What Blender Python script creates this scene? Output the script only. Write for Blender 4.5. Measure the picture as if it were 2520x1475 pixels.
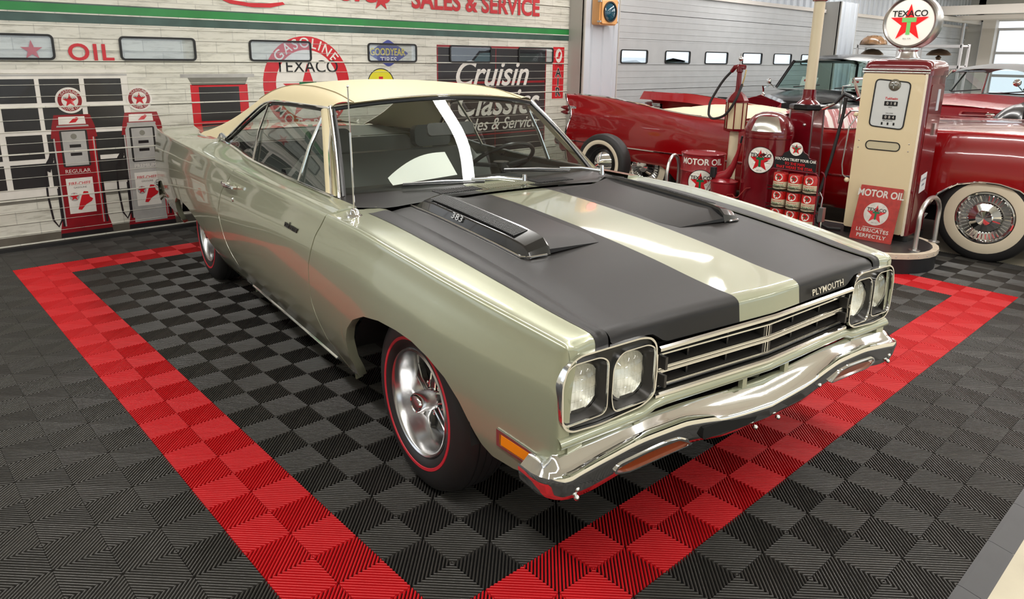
import bpy, bmesh, math, random
import numpy as np
from mathutils import Matrix, Vector
random.seed(7)
SC = bpy.context.scene
for o in list(bpy.data.objects): bpy.data.objects.remove(o)
COL = SC.collection
PI = math.pi

# ------------------------------------------------------------------ camera
cam_d = bpy.data.cameras.new('camera'); cam = bpy.data.objects.new('camera', cam_d); COL.objects.link(cam)
cam_d.sensor_fit = 'HORIZONTAL'; cam_d.sensor_width = 36.0
cam_d.lens = 1760.124 / 2520 * 36.0
cam_d.shift_x = 14.162 / 2520; cam_d.shift_y = -139.769 / 2520
cam_d.clip_start = 0.05; cam_d.clip_end = 200
_r = (0.67380870, 0.73878981, 0.01309359); _d = (0.19402247, -0.15980300, -0.96789374); _f = (-0.71297764, 0.65471567, -0.25101848)
M = Matrix.Identity(4)
for i in range(3):
    M[i][0] = _r[i]; M[i][1] = -_d[i]; M[i][2] = -_f[i]
M[0][3], M[1][3], M[2][3] = 5.901601, -0.697387, 1.500125
cam.matrix_world = M
SC.camera = cam

# ------------------------------------------------------------------ world, exposure
w = bpy.data.worlds.new('daylight'); SC.world = w; w.use_nodes = True
_bg = w.node_tree.nodes['Background']; _bg.inputs[0].default_value = (0.86, 0.92, 1.0, 1); _bg.inputs[1].default_value = 1.6
SC.view_settings.view_transform = 'Standard'; SC.view_settings.look = 'None'
SC.view_settings.exposure = 0.0; SC.view_settings.gamma = 1.0; SC.view_settings.use_curve_mapping = False

# ------------------------------------------------------------------ large area lights (rows of ceiling light panels)
CEIL = 3.35
def area(name, loc, sx, sy, energy, color=(1, 0.98, 0.95), rot=(0, 0, 0)):
    d = bpy.data.lights.new(name, 'AREA'); d.shape = 'RECTANGLE'; d.size = sx; d.size_y = sy; d.energy = energy; d.color = color
    o = bpy.data.objects.new(name, d); COL.objects.link(o); o.location = loc; o.rotation_euler = rot
    return o
LIGHT_ROWS = [(x, y) for x in (1.0, 3.5, 6.0, 9.6) for y in (-.95, 2.7, 6.35, 10.0, 13.6, 17.4)]
for i, (lx, ly) in enumerate(LIGHT_ROWS):
    area('ceiling_lamp_light', (lx, ly, CEIL - 0.075), 2.3, 0.24, 44)

# ------------------------------------------------------------------ materials
MATS = {}
def mat(name, col, rough=0.5, metal=0.0, coat=0.0, spec=0.5, emit=None, estr=0.0, trans=0.0, ior=1.45, noise=None, bump=None, alpha=1.0):
    """col linear rgb; noise=(scale, amount) colour variation; bump=(scale, strength)"""
    if name in MATS: return MATS[name]
    m = bpy.data.materials.new(name); m.use_nodes = True; nt = m.node_tree; b = nt.nodes['Principled BSDF']
    b.inputs['Base Color'].default_value = (*col, 1); b.inputs['Roughness'].default_value = rough; b.inputs['Metallic'].default_value = metal
    b.inputs['Coat Weight'].default_value = coat; b.inputs['Coat Roughness'].default_value = 0.04
    b.inputs['Specular IOR Level'].default_value = spec; b.inputs['IOR'].default_value = ior
    b.inputs['Transmission Weight'].default_value = trans; b.inputs['Alpha'].default_value = alpha
    if emit: b.inputs['Emission Color'].default_value = (*emit, 1); b.inputs['Emission Strength'].default_value = estr
    tc = nt.nodes.new('ShaderNodeTexCoord')
    if noise:
        n = nt.nodes.new('ShaderNodeTexNoise'); n.inputs['Scale'].default_value = noise[0]; n.inputs['Detail'].default_value = 6
        nt.links.new(tc.outputs['Object'], n.inputs['Vector'])
        mx = nt.nodes.new('ShaderNodeMixRGB'); mx.blend_type = 'MULTIPLY'; mx.inputs[1].default_value = (*col, 1)
        r = nt.nodes.new('ShaderNodeValToRGB'); a = noise[1]
        r.color_ramp.elements[0].position = 0.3; r.color_ramp.elements[1].position = 0.7
        r.color_ramp.elements[0].color = (1 - a, 1 - a, 1 - a, 1); r.color_ramp.elements[1].color = (1, 1, 1, 1)
        nt.links.new(n.outputs[0], r.inputs[0]); nt.links.new(r.outputs[0], mx.inputs[2]); mx.inputs[0].default_value = 1
        nt.links.new(mx.outputs[0], b.inputs['Base Color'])
    if bump:
        n2 = nt.nodes.new('ShaderNodeTexNoise'); n2.inputs['Scale'].default_value = bump[0]; n2.inputs['Detail'].default_value = 3
        nt.links.new(tc.outputs['Object'], n2.inputs['Vector'])
        bp = nt.nodes.new('ShaderNodeBump'); bp.inputs['Strength'].default_value = bump[1]; bp.inputs['Distance'].default_value = 0.002
        nt.links.new(n2.outputs[0], bp.inputs['Height']); nt.links.new(bp.outputs[0], b.inputs['Normal'])
    MATS[name] = m
    return m
def srgb(r, g, b):
    f = lambda c: ((c / 255 + 0.055) / 1.055) ** 2.4 if c / 255 > 0.04045 else c / 255 / 12.92
    return (f(r), f(g), f(b))

def glass(name, tint=(1, 1, 1), refl=1.45, dens=0.0):
    """thin pane: transparent (tinted) mixed with sharp reflection by fresnel"""
    if name in MATS: return MATS[name]
    m = bpy.data.materials.new(name); m.use_nodes = True; nt = m.node_tree; nt.nodes.clear()
    out = nt.nodes.new('ShaderNodeOutputMaterial'); mx = nt.nodes.new('ShaderNodeMixShader'); fr = nt.nodes.new('ShaderNodeFresnel')
    ge = nt.nodes.new('ShaderNodeNewGeometry'); ma = nt.nodes.new('ShaderNodeMath'); ma.operation = 'MULTIPLY_ADD'; ma.inputs[1].default_value = 1 / refl - refl; ma.inputs[2].default_value = refl
    nt.links.new(ge.outputs['Backfacing'], ma.inputs[0]); nt.links.new(ma.outputs[0], fr.inputs[0])
    t = nt.nodes.new('ShaderNodeBsdfTransparent'); t.inputs[0].default_value = (*tint, 1)
    g = nt.nodes.new('ShaderNodeBsdfGlossy'); g.inputs['Roughness'].default_value = 0.0; g.inputs[0].default_value = (1, 1, 1, 1)
    nt.links.new(fr.outputs[0], mx.inputs[0]); nt.links.new(t.outputs[0], mx.inputs[1]); nt.links.new(g.outputs[0], mx.inputs[2]); nt.links.new(mx.outputs[0], out.inputs[0])
    MATS[name] = m
    return m

# ------------------------------------------------------------------ mesh helpers
class G:
    def __init__(s): s.v = []; s.f = []; s.m = []
    def add(s, vs, fs, mi=0):
        o = len(s.v); s.v += [tuple(map(float, p)) for p in vs]
        for f in fs: s.f.append([o + i for i in f]); s.m.append(mi)
        return s
    def box(s, c, d, mi=0, rz=0.0, R=None):
        hx, hy, hz = d[0] / 2, d[1] / 2, d[2] / 2
        vs = [Vector((x, y, z)) for x in (-hx, hx) for y in (-hy, hy) for z in (-hz, hz)]
        if R is None: R = Matrix.Rotation(rz, 3, 'Z')
        vs = [R @ p + Vector(c) for p in vs]
        return s.add(vs, [(0, 1, 3, 2), (4, 6, 7, 5), (0, 4, 5, 1), (2, 3, 7, 6), (0, 2, 6, 4), (1, 5, 7, 3)], mi)
    def hexa(s, b4, t4, mi=0):
        return s.add(list(b4) + list(t4), [(3, 2, 1, 0), (4, 5, 6, 7), (0, 1, 5, 4), (1, 2, 6, 5), (2, 3, 7, 6), (3, 0, 4, 7)], mi)
    def grid(s, rows, mi=0, cu=False, cv=False):
        n = len(rows); k = len(rows[0]); fs = []
        for i in range(n - 1 + (1 if cu else 0)):
            for j in range(k - 1 + (1 if cv else 0)):
                a, b2 = i, (i + 1) % n; c, d = j, (j + 1) % k
                fs.append((a * k + c, a * k + d, b2 * k + d, b2 * k + c))
        return s.add([p for r in rows for p in r], fs, mi)
    def tube(s, pts, r, n=8, mi=0, closed=False, cap=True, rb=None, up=None):
        """sweep an ellipse (r along normal, rb along binormal) along pts; r may be a list"""
        P = [Vector(p) for p in pts]; k = len(P); rings = []
        prev = None
        for i in range(k):
            if closed: t = (P[(i + 1) % k] - P[i - 1]).normalized()
            else: t = (P[min(i + 1, k - 1)] - P[max(i - 1, 0)]).normalized()
            if prev is None:
                ref = Vector(up) if up else (Vector((0, 0, 1)) if abs(t.z) < 0.9 else Vector((1, 0, 0)))
                nrm = (ref - t * ref.dot(t)).normalized()
            else:
                nrm = (prev - t * prev.dot(t)).normalized()
            prev = nrm; bn = t.cross(nrm)
            ri = r[i] if isinstance(r, (list, tuple)) else r
            rbi = ri if rb is None else (rb[i] if isinstance(rb, (list, tuple)) else rb)
            rings.append([P[i] + nrm * (ri * math.cos(2 * PI * j / n)) + bn * (rbi * math.sin(2 * PI * j / n)) for j in range(n)])
        o = len(s.v)
        s.grid(rings, mi, cu=closed, cv=True)
        if cap and not closed:
            s.f.append([o + j for j in range(n)][::-1]); s.m.append(mi)
            s.f.append([o + (k - 1) * n + j for j in range(n)]); s.m.append(mi)
        return s
    def lathe(s, prof, n=32, mi=0, axis='z', c=(0, 0, 0), a0=0.0, a1=2 * PI, sx=1.0, sy=1.0):
        """prof = [(r, h)...] around axis"""
        full = abs(a1 - a0 - 2 * PI) < 1e-6; k = n if full else n + 1; rows = []
        for r, h in prof:
            ring = []
            for j in range(k):
                t = a0 + (a1 - a0) * j / n; x, y = r * math.cos(t) * sx, r * math.sin(t) * sy
                p = {'z': (x, y, h), 'x': (h, x, y), 'y': (y, h, x)}[axis]
                ring.append((p[0] + c[0], p[1] + c[1], p[2] + c[2]))
            rows.append(ring)
        return s.grid(rows, mi, cv=full)
    def prism(s, poly, fr, h0, h1, mi=0):
        """extrude 2-D polygon (ccw) in frame fr=(origin,xdir,ydir) between heights h0,h1 along the normal"""
        o, x, y = [Vector(q) for q in fr]; nn = x.cross(y)
        n = len(poly)
        vs = [o + x * p[0] + y * p[1] + nn * h0 for p in poly] + [o + x * p[0] + y * p[1] + nn * h1 for p in poly]
        fs = [tuple(range(n))[::-1], tuple(range(n, 2 * n))] + [(i, (i + 1) % n, n + (i + 1) % n, n + i) for i in range(n)]
        return s.add(vs, fs, mi)
    def ring(s, outer, inner, fr, h0, h1, mi=0):
        """frame between two polygons with the same count"""
        o, x, y = [Vector(q) for q in fr]; nn = x.cross(y); n = len(outer)
        P = lambda p, h: o + x * p[0] + y * p[1] + nn * h
        rows = [[P(p, h0) for p in outer], [P(p, h1) for p in outer], [P(p, h1) for p in inner], [P(p, h0) for p in inner]]
        return s.grid(rows, mi, cu=True, cv=True)
    def sphere(s, c, r, n=16, m=10, mi=0, sz=1.0, z0=-1.0, z1=1.0):
        prof = []
        for i in range(m + 1):
            t = math.asin(z0) + (math.asin(z1) - math.asin(z0)) * i / m
            prof.append((max(r * math.cos(t), 1e-5), r * math.sin(t) * sz))
        return s.lathe(prof, n, mi, c=c)
    def build(s, name, mats, parent=None, smooth=35, fix=True):
        me = bpy.data.meshes.new(name)
        me.from_pydata(s.v, [], s.f)
        if not isinstance(mats, (list, tuple)): mats = [mats]
        for m in mats: me.materials.append(m)
        if len(mats) > 1: me.polygons.foreach_set('material_index', s.m)
        if fix:
            bm = bmesh.new(); bm.from_mesh(me)
            bmesh.ops.remove_doubles(bm, verts=bm.verts, dist=1e-6)
            bmesh.ops.recalc_face_normals(bm, faces=bm.faces); bm.to_mesh(me); bm.free()
        if smooth:
            me.polygons.foreach_set('use_smooth', [True] * len(me.polygons))
            if smooth < 180: me.set_sharp_from_angle(angle=math.radians(smooth))
        me.update()
        o = bpy.data.objects.new(name, me); COL.objects.link(o)
        if parent: o.parent = parent
        return o

def tag(o, label=None, cat=None, group=None, kind=None):
    if label: o['label'] = label
    if cat: o['category'] = cat
    if group: o['group'] = group
    if kind: o['kind'] = kind
    return o
def thing(name, loc=(0, 0, 0), rz=0.0, label=None, cat=None, group=None, kind=None):
    o = bpy.data.objects.new(name, None); COL.objects.link(o); o.location = loc; o.rotation_euler = (0, 0, rz); o.empty_display_size = 0.1
    return tag(o, label, cat, group, kind)
def copy_tree(o, parent=None):
    c = o.copy(); COL.objects.link(c); c.parent = parent
    for ch in o.children: copy_tree(ch, c)
    return c

def rrect(x0, y0, x1, y1, r, n=5):
    """rounded rectangle, ccw"""
    out = []
    for cx, cy, a in ((x1 - r, y0 + r, -PI / 2), (x1 - r, y1 - r, 0), (x0 + r, y1 - r, PI / 2), (x0 + r, y0 + r, PI)):
        for i in range(n + 1):
            t = a + PI / 2 * i / n; out.append((cx + r * math.cos(t), cy + r * math.sin(t)))
    return out
def circle(cx, cy, r, n=40, ry=None):
    ry = r if ry is None else ry
    return [(cx + r * math.cos(2 * PI * i / n), cy + ry * math.sin(2 * PI * i / n)) for i in range(n)]
def star(cx, cy, r, k=0.382, rot=PI / 2, sx=1.0):
    return [(cx + (r if i % 2 == 0 else r * k) * math.cos(rot + i * PI / 5) * sx, cy + (r if i % 2 == 0 else r * k) * math.sin(rot + i * PI / 5)) for i in range(10)]
def roundpoly(pts, r, n=4):
    """round the corners of a polygon; r scalar or per-corner"""
    out = []; k = len(pts)
    for i in range(k):
        p = Vector((*pts[i], 0)); a = Vector((*pts[i - 1], 0)); b = Vector((*pts[(i + 1) % k], 0)); ri = r[i] if isinstance(r, (list, tuple)) else r
        da = (a - p); db = (b - p); l = min(ri, da.length * 0.49, db.length * 0.49)
        q0 = p + da.normalized() * l; q1 = p + db.normalized() * l
        for j in range(n + 1):
            t = j / n; q = q0 * (1 - t) ** 2 + p * (2 * t * (1 - t)) + q1 * t * t; out.append((q.x, q.y))
    return out
def inset(poly, d):
    """approximate inset of a convex-ish ccw polygon"""
    k = len(poly); out = []
    for i in range(k):
        a = Vector((*poly[i - 1], 0)); p = Vector((*poly[i], 0)); b = Vector((*poly[(i + 1) % k], 0))
        t = (b - a); t = t.normalized() if t.length > 1e-9 else Vector((1, 0, 0)); nrm = Vector((-t.y, t.x, 0)); q = p + nrm * d; out.append((q.x, q.y))
    return out
def txt(s, size, fr, h, m, parent, name='lettering', bold=0.0, shear=0.0, sx=1.0, align='CENTER', depth=0.0015, space=1.0, arc=None):
    """flat lettering in frame fr=(origin,xdir,ydir), raised by h along the normal; arc=radius bends it round the origin"""
    cu = bpy.data.curves.new('t', 'FONT'); cu.body = s; cu.size = size; cu.align_x = align; cu.align_y = 'CENTER'; cu.offset = bold * size; cu.shear = shear; cu.space_character = space; cu.resolution_u = 5 if size > .06 else 2
    cu.extrude = 0.0 if depth == 0 else depth / 2
    o = bpy.data.objects.new('t', cu); COL.objects.link(o); dg = bpy.context.evaluated_depsgraph_get(); dg.update()
    me = bpy.data.meshes.new_from_object(o.evaluated_get(dg)); bpy.data.objects.remove(o); bpy.data.curves.remove(cu)
    og, x, y = [Vector(q) for q in fr]; nn = x.cross(y)
    for v in me.vertices:
        px_, py_ = v.co.x * sx, v.co.y
        if arc is not None:
            t = (-px_ / abs(arc)) + PI / 2 if arc > 0 else (px_ / abs(arc)) - PI / 2
            rr = arc + py_ if arc > 0 else abs(arc) - py_
            px_, py_ = rr * math.cos(t), rr * math.sin(t)
        v.co = og + x * px_ + y * py_ + nn * (h + v.co.z)
    me.materials.clear(); me.materials.append(m)
    ob = bpy.data.objects.new(name, me); COL.objects.link(ob)
    if parent: ob.parent = parent
    return ob

def fill_holes(name, outer, holes, fn, m, parent):
    bm = bmesh.new(); edges = []
    for loop in [outer] + holes:
        vs = [bm.verts.new(fn(*p)) for p in loop]
        edges += [bm.edges.new((vs[i], vs[(i + 1) % len(vs)])) for i in range(len(vs))]
    bmesh.ops.triangle_fill(bm, use_beauty=True, use_dissolve=False, edges=edges)
    bmesh.ops.recalc_face_normals(bm, faces=bm.faces)
    me = bpy.data.meshes.new(name); bm.to_mesh(me); bm.free(); me.materials.append(m)
    o = bpy.data.objects.new(name, me); COL.objects.link(o); o.parent = parent
    return o
WHITE = mat('white paint', srgb(226, 222, 214), 0.4); RED = mat('enamel red', srgb(150, 18, 28), 0.22, coat=0.6)
MAROON = mat('pump maroon', srgb(104, 8, 20), 0.2, coat=0.8); CREAM = mat('pump cream', srgb(222, 205, 168), 0.28, coat=0.5)
CHROME = mat('chrome', (0.86, 0.86, 0.85), 0.06, 1.0); STEEL = mat('brushed steel', (0.55, 0.55, 0.55), 0.3, 1.0)
BLACKP = mat('black plastic', (0.012, 0.012, 0.013), 0.4); RUBBER = mat('rubber', (0.018, 0.017, 0.017), 0.55, bump=(60, 0.1))
LOGO_R = mat('logo red', srgb(200, 24, 34), 0.35); LOGO_W = mat('logo white', srgb(232, 228, 218), 0.4); LOGO_K = mat('logo black', (0.01, 0.01, 0.01), 0.4); LOGO_G = mat('logo green', srgb(10, 100, 60), 0.4)
DARKGAP = mat('dark void', (0.004, 0.004, 0.004), 0.9)

def fr_xz(o): return (o, (1, 0, 0), (0, 0, 1))       # faces -Y
def fr_yz(o): return (o, (0, 1, 0), (0, 0, 1))       # faces +X

def roundel(parent, fr, r, h=0.0, name='roundel', border=True, small=True, t=0.0006, sub=True, white=None, ell=1.0):
    """white disc with red star, green T and black lettering; disc is the part, marks are its sub-parts"""
    g = G(); g.prism(circle(0, 0, r * ell, 40, r), fr, h, h + t); d = g.build(name, white or LOGO_W, parent, smooth=0, fix=False)
    par = d if sub else parent
    if border:
        g = G(); g.ring(circle(0, 0, r * ell, 40, r), circle(0, 0, r * 0.955 * ell, 40, r * 0.955), fr, h, h + t * 1.5); g.build('rim_line', LOGO_R if border == 'red' else LOGO_K, par, smooth=0, fix=False)
    g = G(); g.prism(star(0, -r * 0.06, r * 0.84, sx=ell), fr, h + t, h + 2 * t); g.build('star', LOGO_R, par, smooth=0, fix=False)
    g = G()
    for p in ([(-.28, .02), (.28, .02), (.28, .2), (-.28, .2)], [(-.08, -.5), (.08, -.5), (.08, .03), (-.08, .03)]):
        g.prism([(a * r * ell, b * r) for a, b in p], fr, h + 2 * t, h + 3 * t)
    g.build('letter_t', LOGO_G, par, smooth=0, fix=False)
    o, x, y = [Vector(q) for q in fr]
    txt('TEXACO', r * 0.4, (o + y * (r * 0.33), x, y), h + 3.5 * t, LOGO_K, par, bold=0.02, sx=ell * .98, depth=0)
    if small: txt('REG. T.M.', r * 0.1, (o - y * (r * 0.78), x, y), h + 2 * t, LOGO_K, par, depth=0)
    return d
# ------------------------------------------------------------------ room shell
WX = -0.6
concrete = mat('concrete', srgb(205, 196, 172), 0.55, noise=(3.0, 0.22), bump=(40, 0.15))
wallm = mat('white wall panel', srgb(206, 206, 204), 0.4, noise=(2, 0.06)); ceilm = mat('white ceiling', srgb(238, 238, 236), 0.6)
doorm = mat('silver door steel', srgb(196, 198, 200), 0.36, 0.2, noise=(5, 0.08)); sidm = mat('siding steel', srgb(196, 202, 210), 0.35, 0.2); colm = mat('column panel', srgb(186, 184, 178), 0.35, 0.1)
beamm = mat('beam white', srgb(214, 208, 202), 0.5)

RX0, RX1, RY0, RY1 = WX, 13.0, -6.0, 22.0
g = G(); g.box(((RX0 + RX1) / 2, (RY0 + RY1) / 2, -0.112), (RX1 - RX0 + 2, RY1 - RY0 + 2, 0.2)); floor = g.build('floor', concrete, smooth=0); tag(floor, kind='structure', label='pale concrete slab under the interlocking tile pad')

# tile mesh: 2 x 2 squares of diagonal ribs
S = 0.1524
def tile_arrays():
    vs, fs = [], []
    N = 20; p = 2 * S / N
    prof = [(-.28, -.0108), (-.26, -.0016), (-.12, 0.0), (.12, 0.0), (.26, -.0016), (.28, -.0108)]
    for sq in ((0, 0), (1, 0), (0, 1), (1, 1)):
        flip = (sq[0] + sq[1]) % 2 == 1
        for k in range(N):
            c0 = (k + .5) * p; o = len(vs)
            for dc, z in prof:
                c = min(max(c0 + dc * p, 0.0), 2 * S)
                if c <= S: a, b = (0, c), (c, 0)
                else: a, b = (c - S, S), (S, c - S)
                for q in (a, b):
                    x, y = q; e = 0.0006
                    x = min(max(x, e), S - e); y = min(max(y, e), S - e)
                    if flip: x = S - x
                    vs.append((sq[0] * S + x, sq[1] * S + y, z))
            for i in range(len(prof) - 1):
                f = (o + 2 * i, o + 2 * i + 1, o + 2 * i + 3, o + 2 * i + 2)
                fs.append(f[::-1] if flip else f)
    return vs, fs
TV, TF = tile_arrays()
tile_k = mat('tile black plastic', srgb(58, 56, 53), 0.22, spec=.65, noise=(9, 0.12)); tile_r = mat('tile red plastic', srgb(198, 20, 28), 0.4, noise=(9, 0.08)); under = mat('tile gap shade', (0.006, 0.006, 0.006), 0.8)
def tile_mesh(m):
    me = bpy.data.meshes.new('floor_tile'); me.from_pydata(TV, [], TF); me.materials.append(m)
    me.polygons.foreach_set('use_smooth', [True] * len(me.polygons)); me.update(); return me
me_k, me_r = tile_mesh(tile_k), tile_mesh(tile_r)
if sum(p.normal.z for p in me_k.polygons) < 0:
    me_k.flip_normals(); me_r.flip_normals()
T = 2 * S
tiles = []
camp = Vector((5.9, -0.7, 1.5))
for i in range(-2, 18):
    for j in range(-5, 19):
        c = Vector(((i + .5) * T, (j + .5) * T, 0)); d = c - camp
        q = Vector((d.dot(Vector(_r)), d.dot(Vector(_d)), d.dot(Vector(_f))))
        if q.z > 0.3:
            sx, sy = 1246 + 1760 * q.x / q.z, 598 + 1760 * q.y / q.z
            vis = -120 < sx < 2640 and 540 < sy < 1700
        else: vis = False
        cp = (c.x - 4.12) * 0.9923 - (c.y - 1.469) * 0.1239, (c.x - 4.12) * 0.1239 + (c.y - 1.469) * 0.9923
        hid = (-4.0 < cp[0] < 0.35 and -0.45 < cp[1] < 1.2)
        tiles.append((0 if (vis and not hid) else 1, d.length, i, j))
tiles.sort()
rest_v = {0: [], 1: []}; rest_f = {0: [], 1: []}
for n, (hid, dd, i, j) in enumerate(tiles):
    red = (0 <= i <= 15 and 0 <= j <= 15) and (i in (0, 15) or j in (0, 15))
    if n < 300:
        o = bpy.data.objects.new('floor_tile', me_r if red else me_k); COL.objects.link(o); o.parent = floor; o.location = (i * T, j * T, 0)
    else:
        k = 1 if red else 0; o0 = len(rest_v[k])
        rest_v[k] += [(x + i * T, y + j * T, z) for x, y, z in TV]; rest_f[k] += [tuple(q + o0 for q in f) for f in TF]
g = G(); g.v = rest_v[0] + rest_v[1]; g.f = [list(f) for f in rest_f[0]] + [[q + len(rest_v[0]) for q in f] for f in rest_f[1]]; g.m = [0] * len(rest_f[0]) + [1] * len(rest_f[1])
o = g.build('floor_tile_field', [tile_k, tile_r], floor, smooth=180, fix=False); tag(o, kind='stuff')
if sum(p.normal.z for p in o.data.polygons) < 0: o.data.flip_normals()
g = G(); g.box(((-2 * T + 18 * T) / 2, (-5 * T + 19 * T) / 2, -0.0113), (20 * T, 24 * T, 0.001)); g.build('tile_gap_shade', under, floor, smooth=0)  # dark sheet below the tiles: shade of the rib gaps put into colour
# ramped edging strips along the open edge
edgem = mat('edging plastic', srgb(70, 70, 72), 0.5, noise=(12, 0.1))
ge = G(); ge.hexa([(18 * T, 0, -.012), (18 * T + .075, 0, -.012), (18 * T + .075, T - .002, -.012), (18 * T, T - .002, -.012)], [(18 * T, 0, 0), (18 * T + .012, 0, 0.0), (18 * T + .012, T - .002, 0), (18 * T, T - .002, 0)])
ed = ge.build('edge_strip', edgem, floor, smooth=0)
for j in range(-5, 19):
    o = ed if j == -5 else ed.copy()
    if j > -5: COL.objects.link(o)
    o.parent = floor; o.location = (0, j * T, 0)

# ---- walls
def corrug(y0, y1, z0, z1, x, pitch, depth, name, m, parent=None, kind=None):
    """vertical trapezoidal sheet, facing +X"""
    rows = [[], []]; y = y0
    seq = [(0, 0), (.55, 0), (.62, 1), (.93, 1)]
    while y < y1 - 1e-6:
        for t, d in seq:
            yy = min(y + t * pitch, y1)
            rows[0].append((x + d * depth, yy, z0)); rows[1].append((x + d * depth, yy, z1))
        y += pitch
    rows[0].append((x, y1, z0)); rows[1].append((x, y1, z1))
    g = G(); g.grid(rows); o = g.build(name, m, parent, smooth=0)
    if kind: tag(o, kind=kind)
    return o
wall_back = thing('wall_back', kind='structure', label='ribbed metal wall above the roller doors')
corrug(-6, 22, 2.46, CEIL, WX - 0.02, 0.24, 0.03, 'siding_sheet', sidm, wall_back)
g = G(); g.box((WX - 0.12, 8, 3.0), (0.12, 28, 1.1)); g.build('wall_core', wallm, wall_back, smooth=0)
g = G(); g.box((WX + .0, 8, 2.43), (0.08, 28, 0.06)); g.build('header_angle', beamm, wall_back, smooth=0)
wl = G().box((6.2, -6.1, 1.67), (14, 0.2, 3.4)).build('wall_left', wallm, smooth=0); tag(wl, kind='structure')
# front wall behind the camera, its glazed openings added for daylight and chrome reflections
wf = thing('wall_front', kind='structure')
g = G(); g.box((13.1, 8, 3.0), (.2, 28, .75))
for y0, y1 in ((-6, -4.6), (0.2, 1.4), (6.2, 7.4), (12.2, 13.4), (18.2, 22)): g.box((13.1, (y0 + y1) / 2, 1.3), (.2, y1 - y0, 2.66))
g.build('wall_panel', wallm, wf, smooth=0)
pane_m = glass('window glass', (.95, .97, .97))
g = G()
for y0, y1 in ((-4.6, .2), (1.4, 6.2), (7.4, 12.2), (13.4, 18.2)): g.box((13.1, (y0 + y1) / 2, 1.31), (.01, y1 - y0, 2.62))
g.build('pane', pane_m, wf, smooth=0)
# end wall with the glazed sectional door
we = thing('wall_right', kind='structure', label='far end wall around the glazed overhead door')
g = G(); g.box((-.42, 22.1, 1.6), (.36, .2, 3.4)); g.box((9.2, 22.1, 1.6), (7.6, .2, 3.4)); g.box((2.6, 22.1, 2.98), (6, .2, .8)); g.build('wall_panel', wallm, we, smooth=0)
g = G(); g.box((-.02, 21.9, 1.3), (.3, .3, 2.62)); g.build('door_jamb', beamm, we, smooth=0)
d3 = thing('door_3', (0, 22.05, 0), kind='structure', label='glazed overhead door at the far right end')
g = G()
for z in (0.05, .62, 1.2, 1.78, 2.38): g.box((2.7, 0, z), (5.2, .06, .07))
for x in (.13, 1.4, 2.7, 4.0, 5.27): g.box((x, 0, 1.2), (.07, .05, 2.4))
g.build('door_rail', STEEL, d3, smooth=0)
for zi, (z0, z1) in enumerate(((.08, .58), (.66, 1.16), (1.24, 1.74), (1.82, 2.34))):
    G().box((2.7, 0, (z0 + z1) / 2), (5.1, .008, z1 - z0)).build('pane', pane_m, d3, smooth=0)
# ceiling with purlins
ceil = thing('ceiling', kind='structure', label='white panelled ceiling with purlins')
xs = np.linspace(RX0, RX1, 12)
for k in range(11): G().box(((xs[k] + xs[k + 1]) / 2, 8, CEIL + .06), (xs[1] - xs[0] - .012, 28.4, .08)).build('ceiling_panel', ceilm, ceil, smooth=0)
for y in np.arange(-4.2, 22, 3.7): G().box((6.2, y, CEIL - .05), (13.6, .1, .16)).build('purlin', beamm, ceil, smooth=0)
G().box((6.2, 8, CEIL + .13), (14.4, 28.6, .04)).build('roof_deck', ceilm, ceil, smooth=0)
# overhead door track near the far end
tr = G(); tr.box((1.0, 19.2, 2.72), (3.6, .16, .2)); tr.box((1.0, 20.4, 2.6), (3.6, .12, .12)); tr.box((-.3, 19.8, 2.55), (.1, 4.2, .1))
t_ = tr.build('trim_3', beamm, smooth=0); tag(t_, kind='structure')
tr = G(); tr.tube([(-.42, 17.4, 2.62), (-.42, 20.6, 2.62), (-.36, 20.9, 2.5), (-.34, 20.95, .2)], .045, 8); tag(tr.build('trim_4', STEEL), kind='structure')
# lamp fixtures
LAMPM = mat('lamp diffuser', (1, 1, 1), .4, emit=(1, .98, .95), estr=8.0)
for i, (lx, ly) in enumerate(LIGHT_ROWS):
    t_ = thing('ceiling_light', (lx, ly, CEIL - .03), label='long white ceiling light fixture hanging above the cars', cat='ceiling light', group='ceiling light fixtures')
    G().hexa([(-1.2, -.07, 0), (1.2, -.07, 0), (1.2, .07, 0), (-1.2, .07, 0)], [(-1.2, -.14, .03), (1.2, -.14, .03), (1.2, .14, .03), (-1.2, .14, .03)]).build('housing', beamm, t_, smooth=0)
    for s in (-.05, .05): G().tube([(-1.15, s, -.012), (1.15, s, -.012)], .016, 8).build('tube', LAMPM, t_)

# columns
def column(y0, y1, x1, nm):
    c = thing(nm, kind='structure', label='boxed steel column between the doors')
    corrug(y0 + .02, y1, 0, 2.6, x1, (y1 - y0 - .02) / 3, .018, 'column_face', sidm, c)
    G().box(((WX + x1) / 2, y0 + .01, 1.3), (x1 - WX + .03, .02, 2.6)).build('column_side', colm, c, smooth=0)
    G().box(((WX + x1) / 2, y1 + .01, 1.3), (x1 - WX + .03, .02, 2.6)).build('column_side', colm, c, smooth=0)
    G().box((x1 - .02, (y0 + y1) / 2, 1.3), (.02, y1 - y0, 2.6)).build('column_core', colm, c, smooth=0)
column(6.31, 6.98, -.35, 'trim_1'); column(13.45, 14.2, -.3, 'trim_2')

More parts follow.
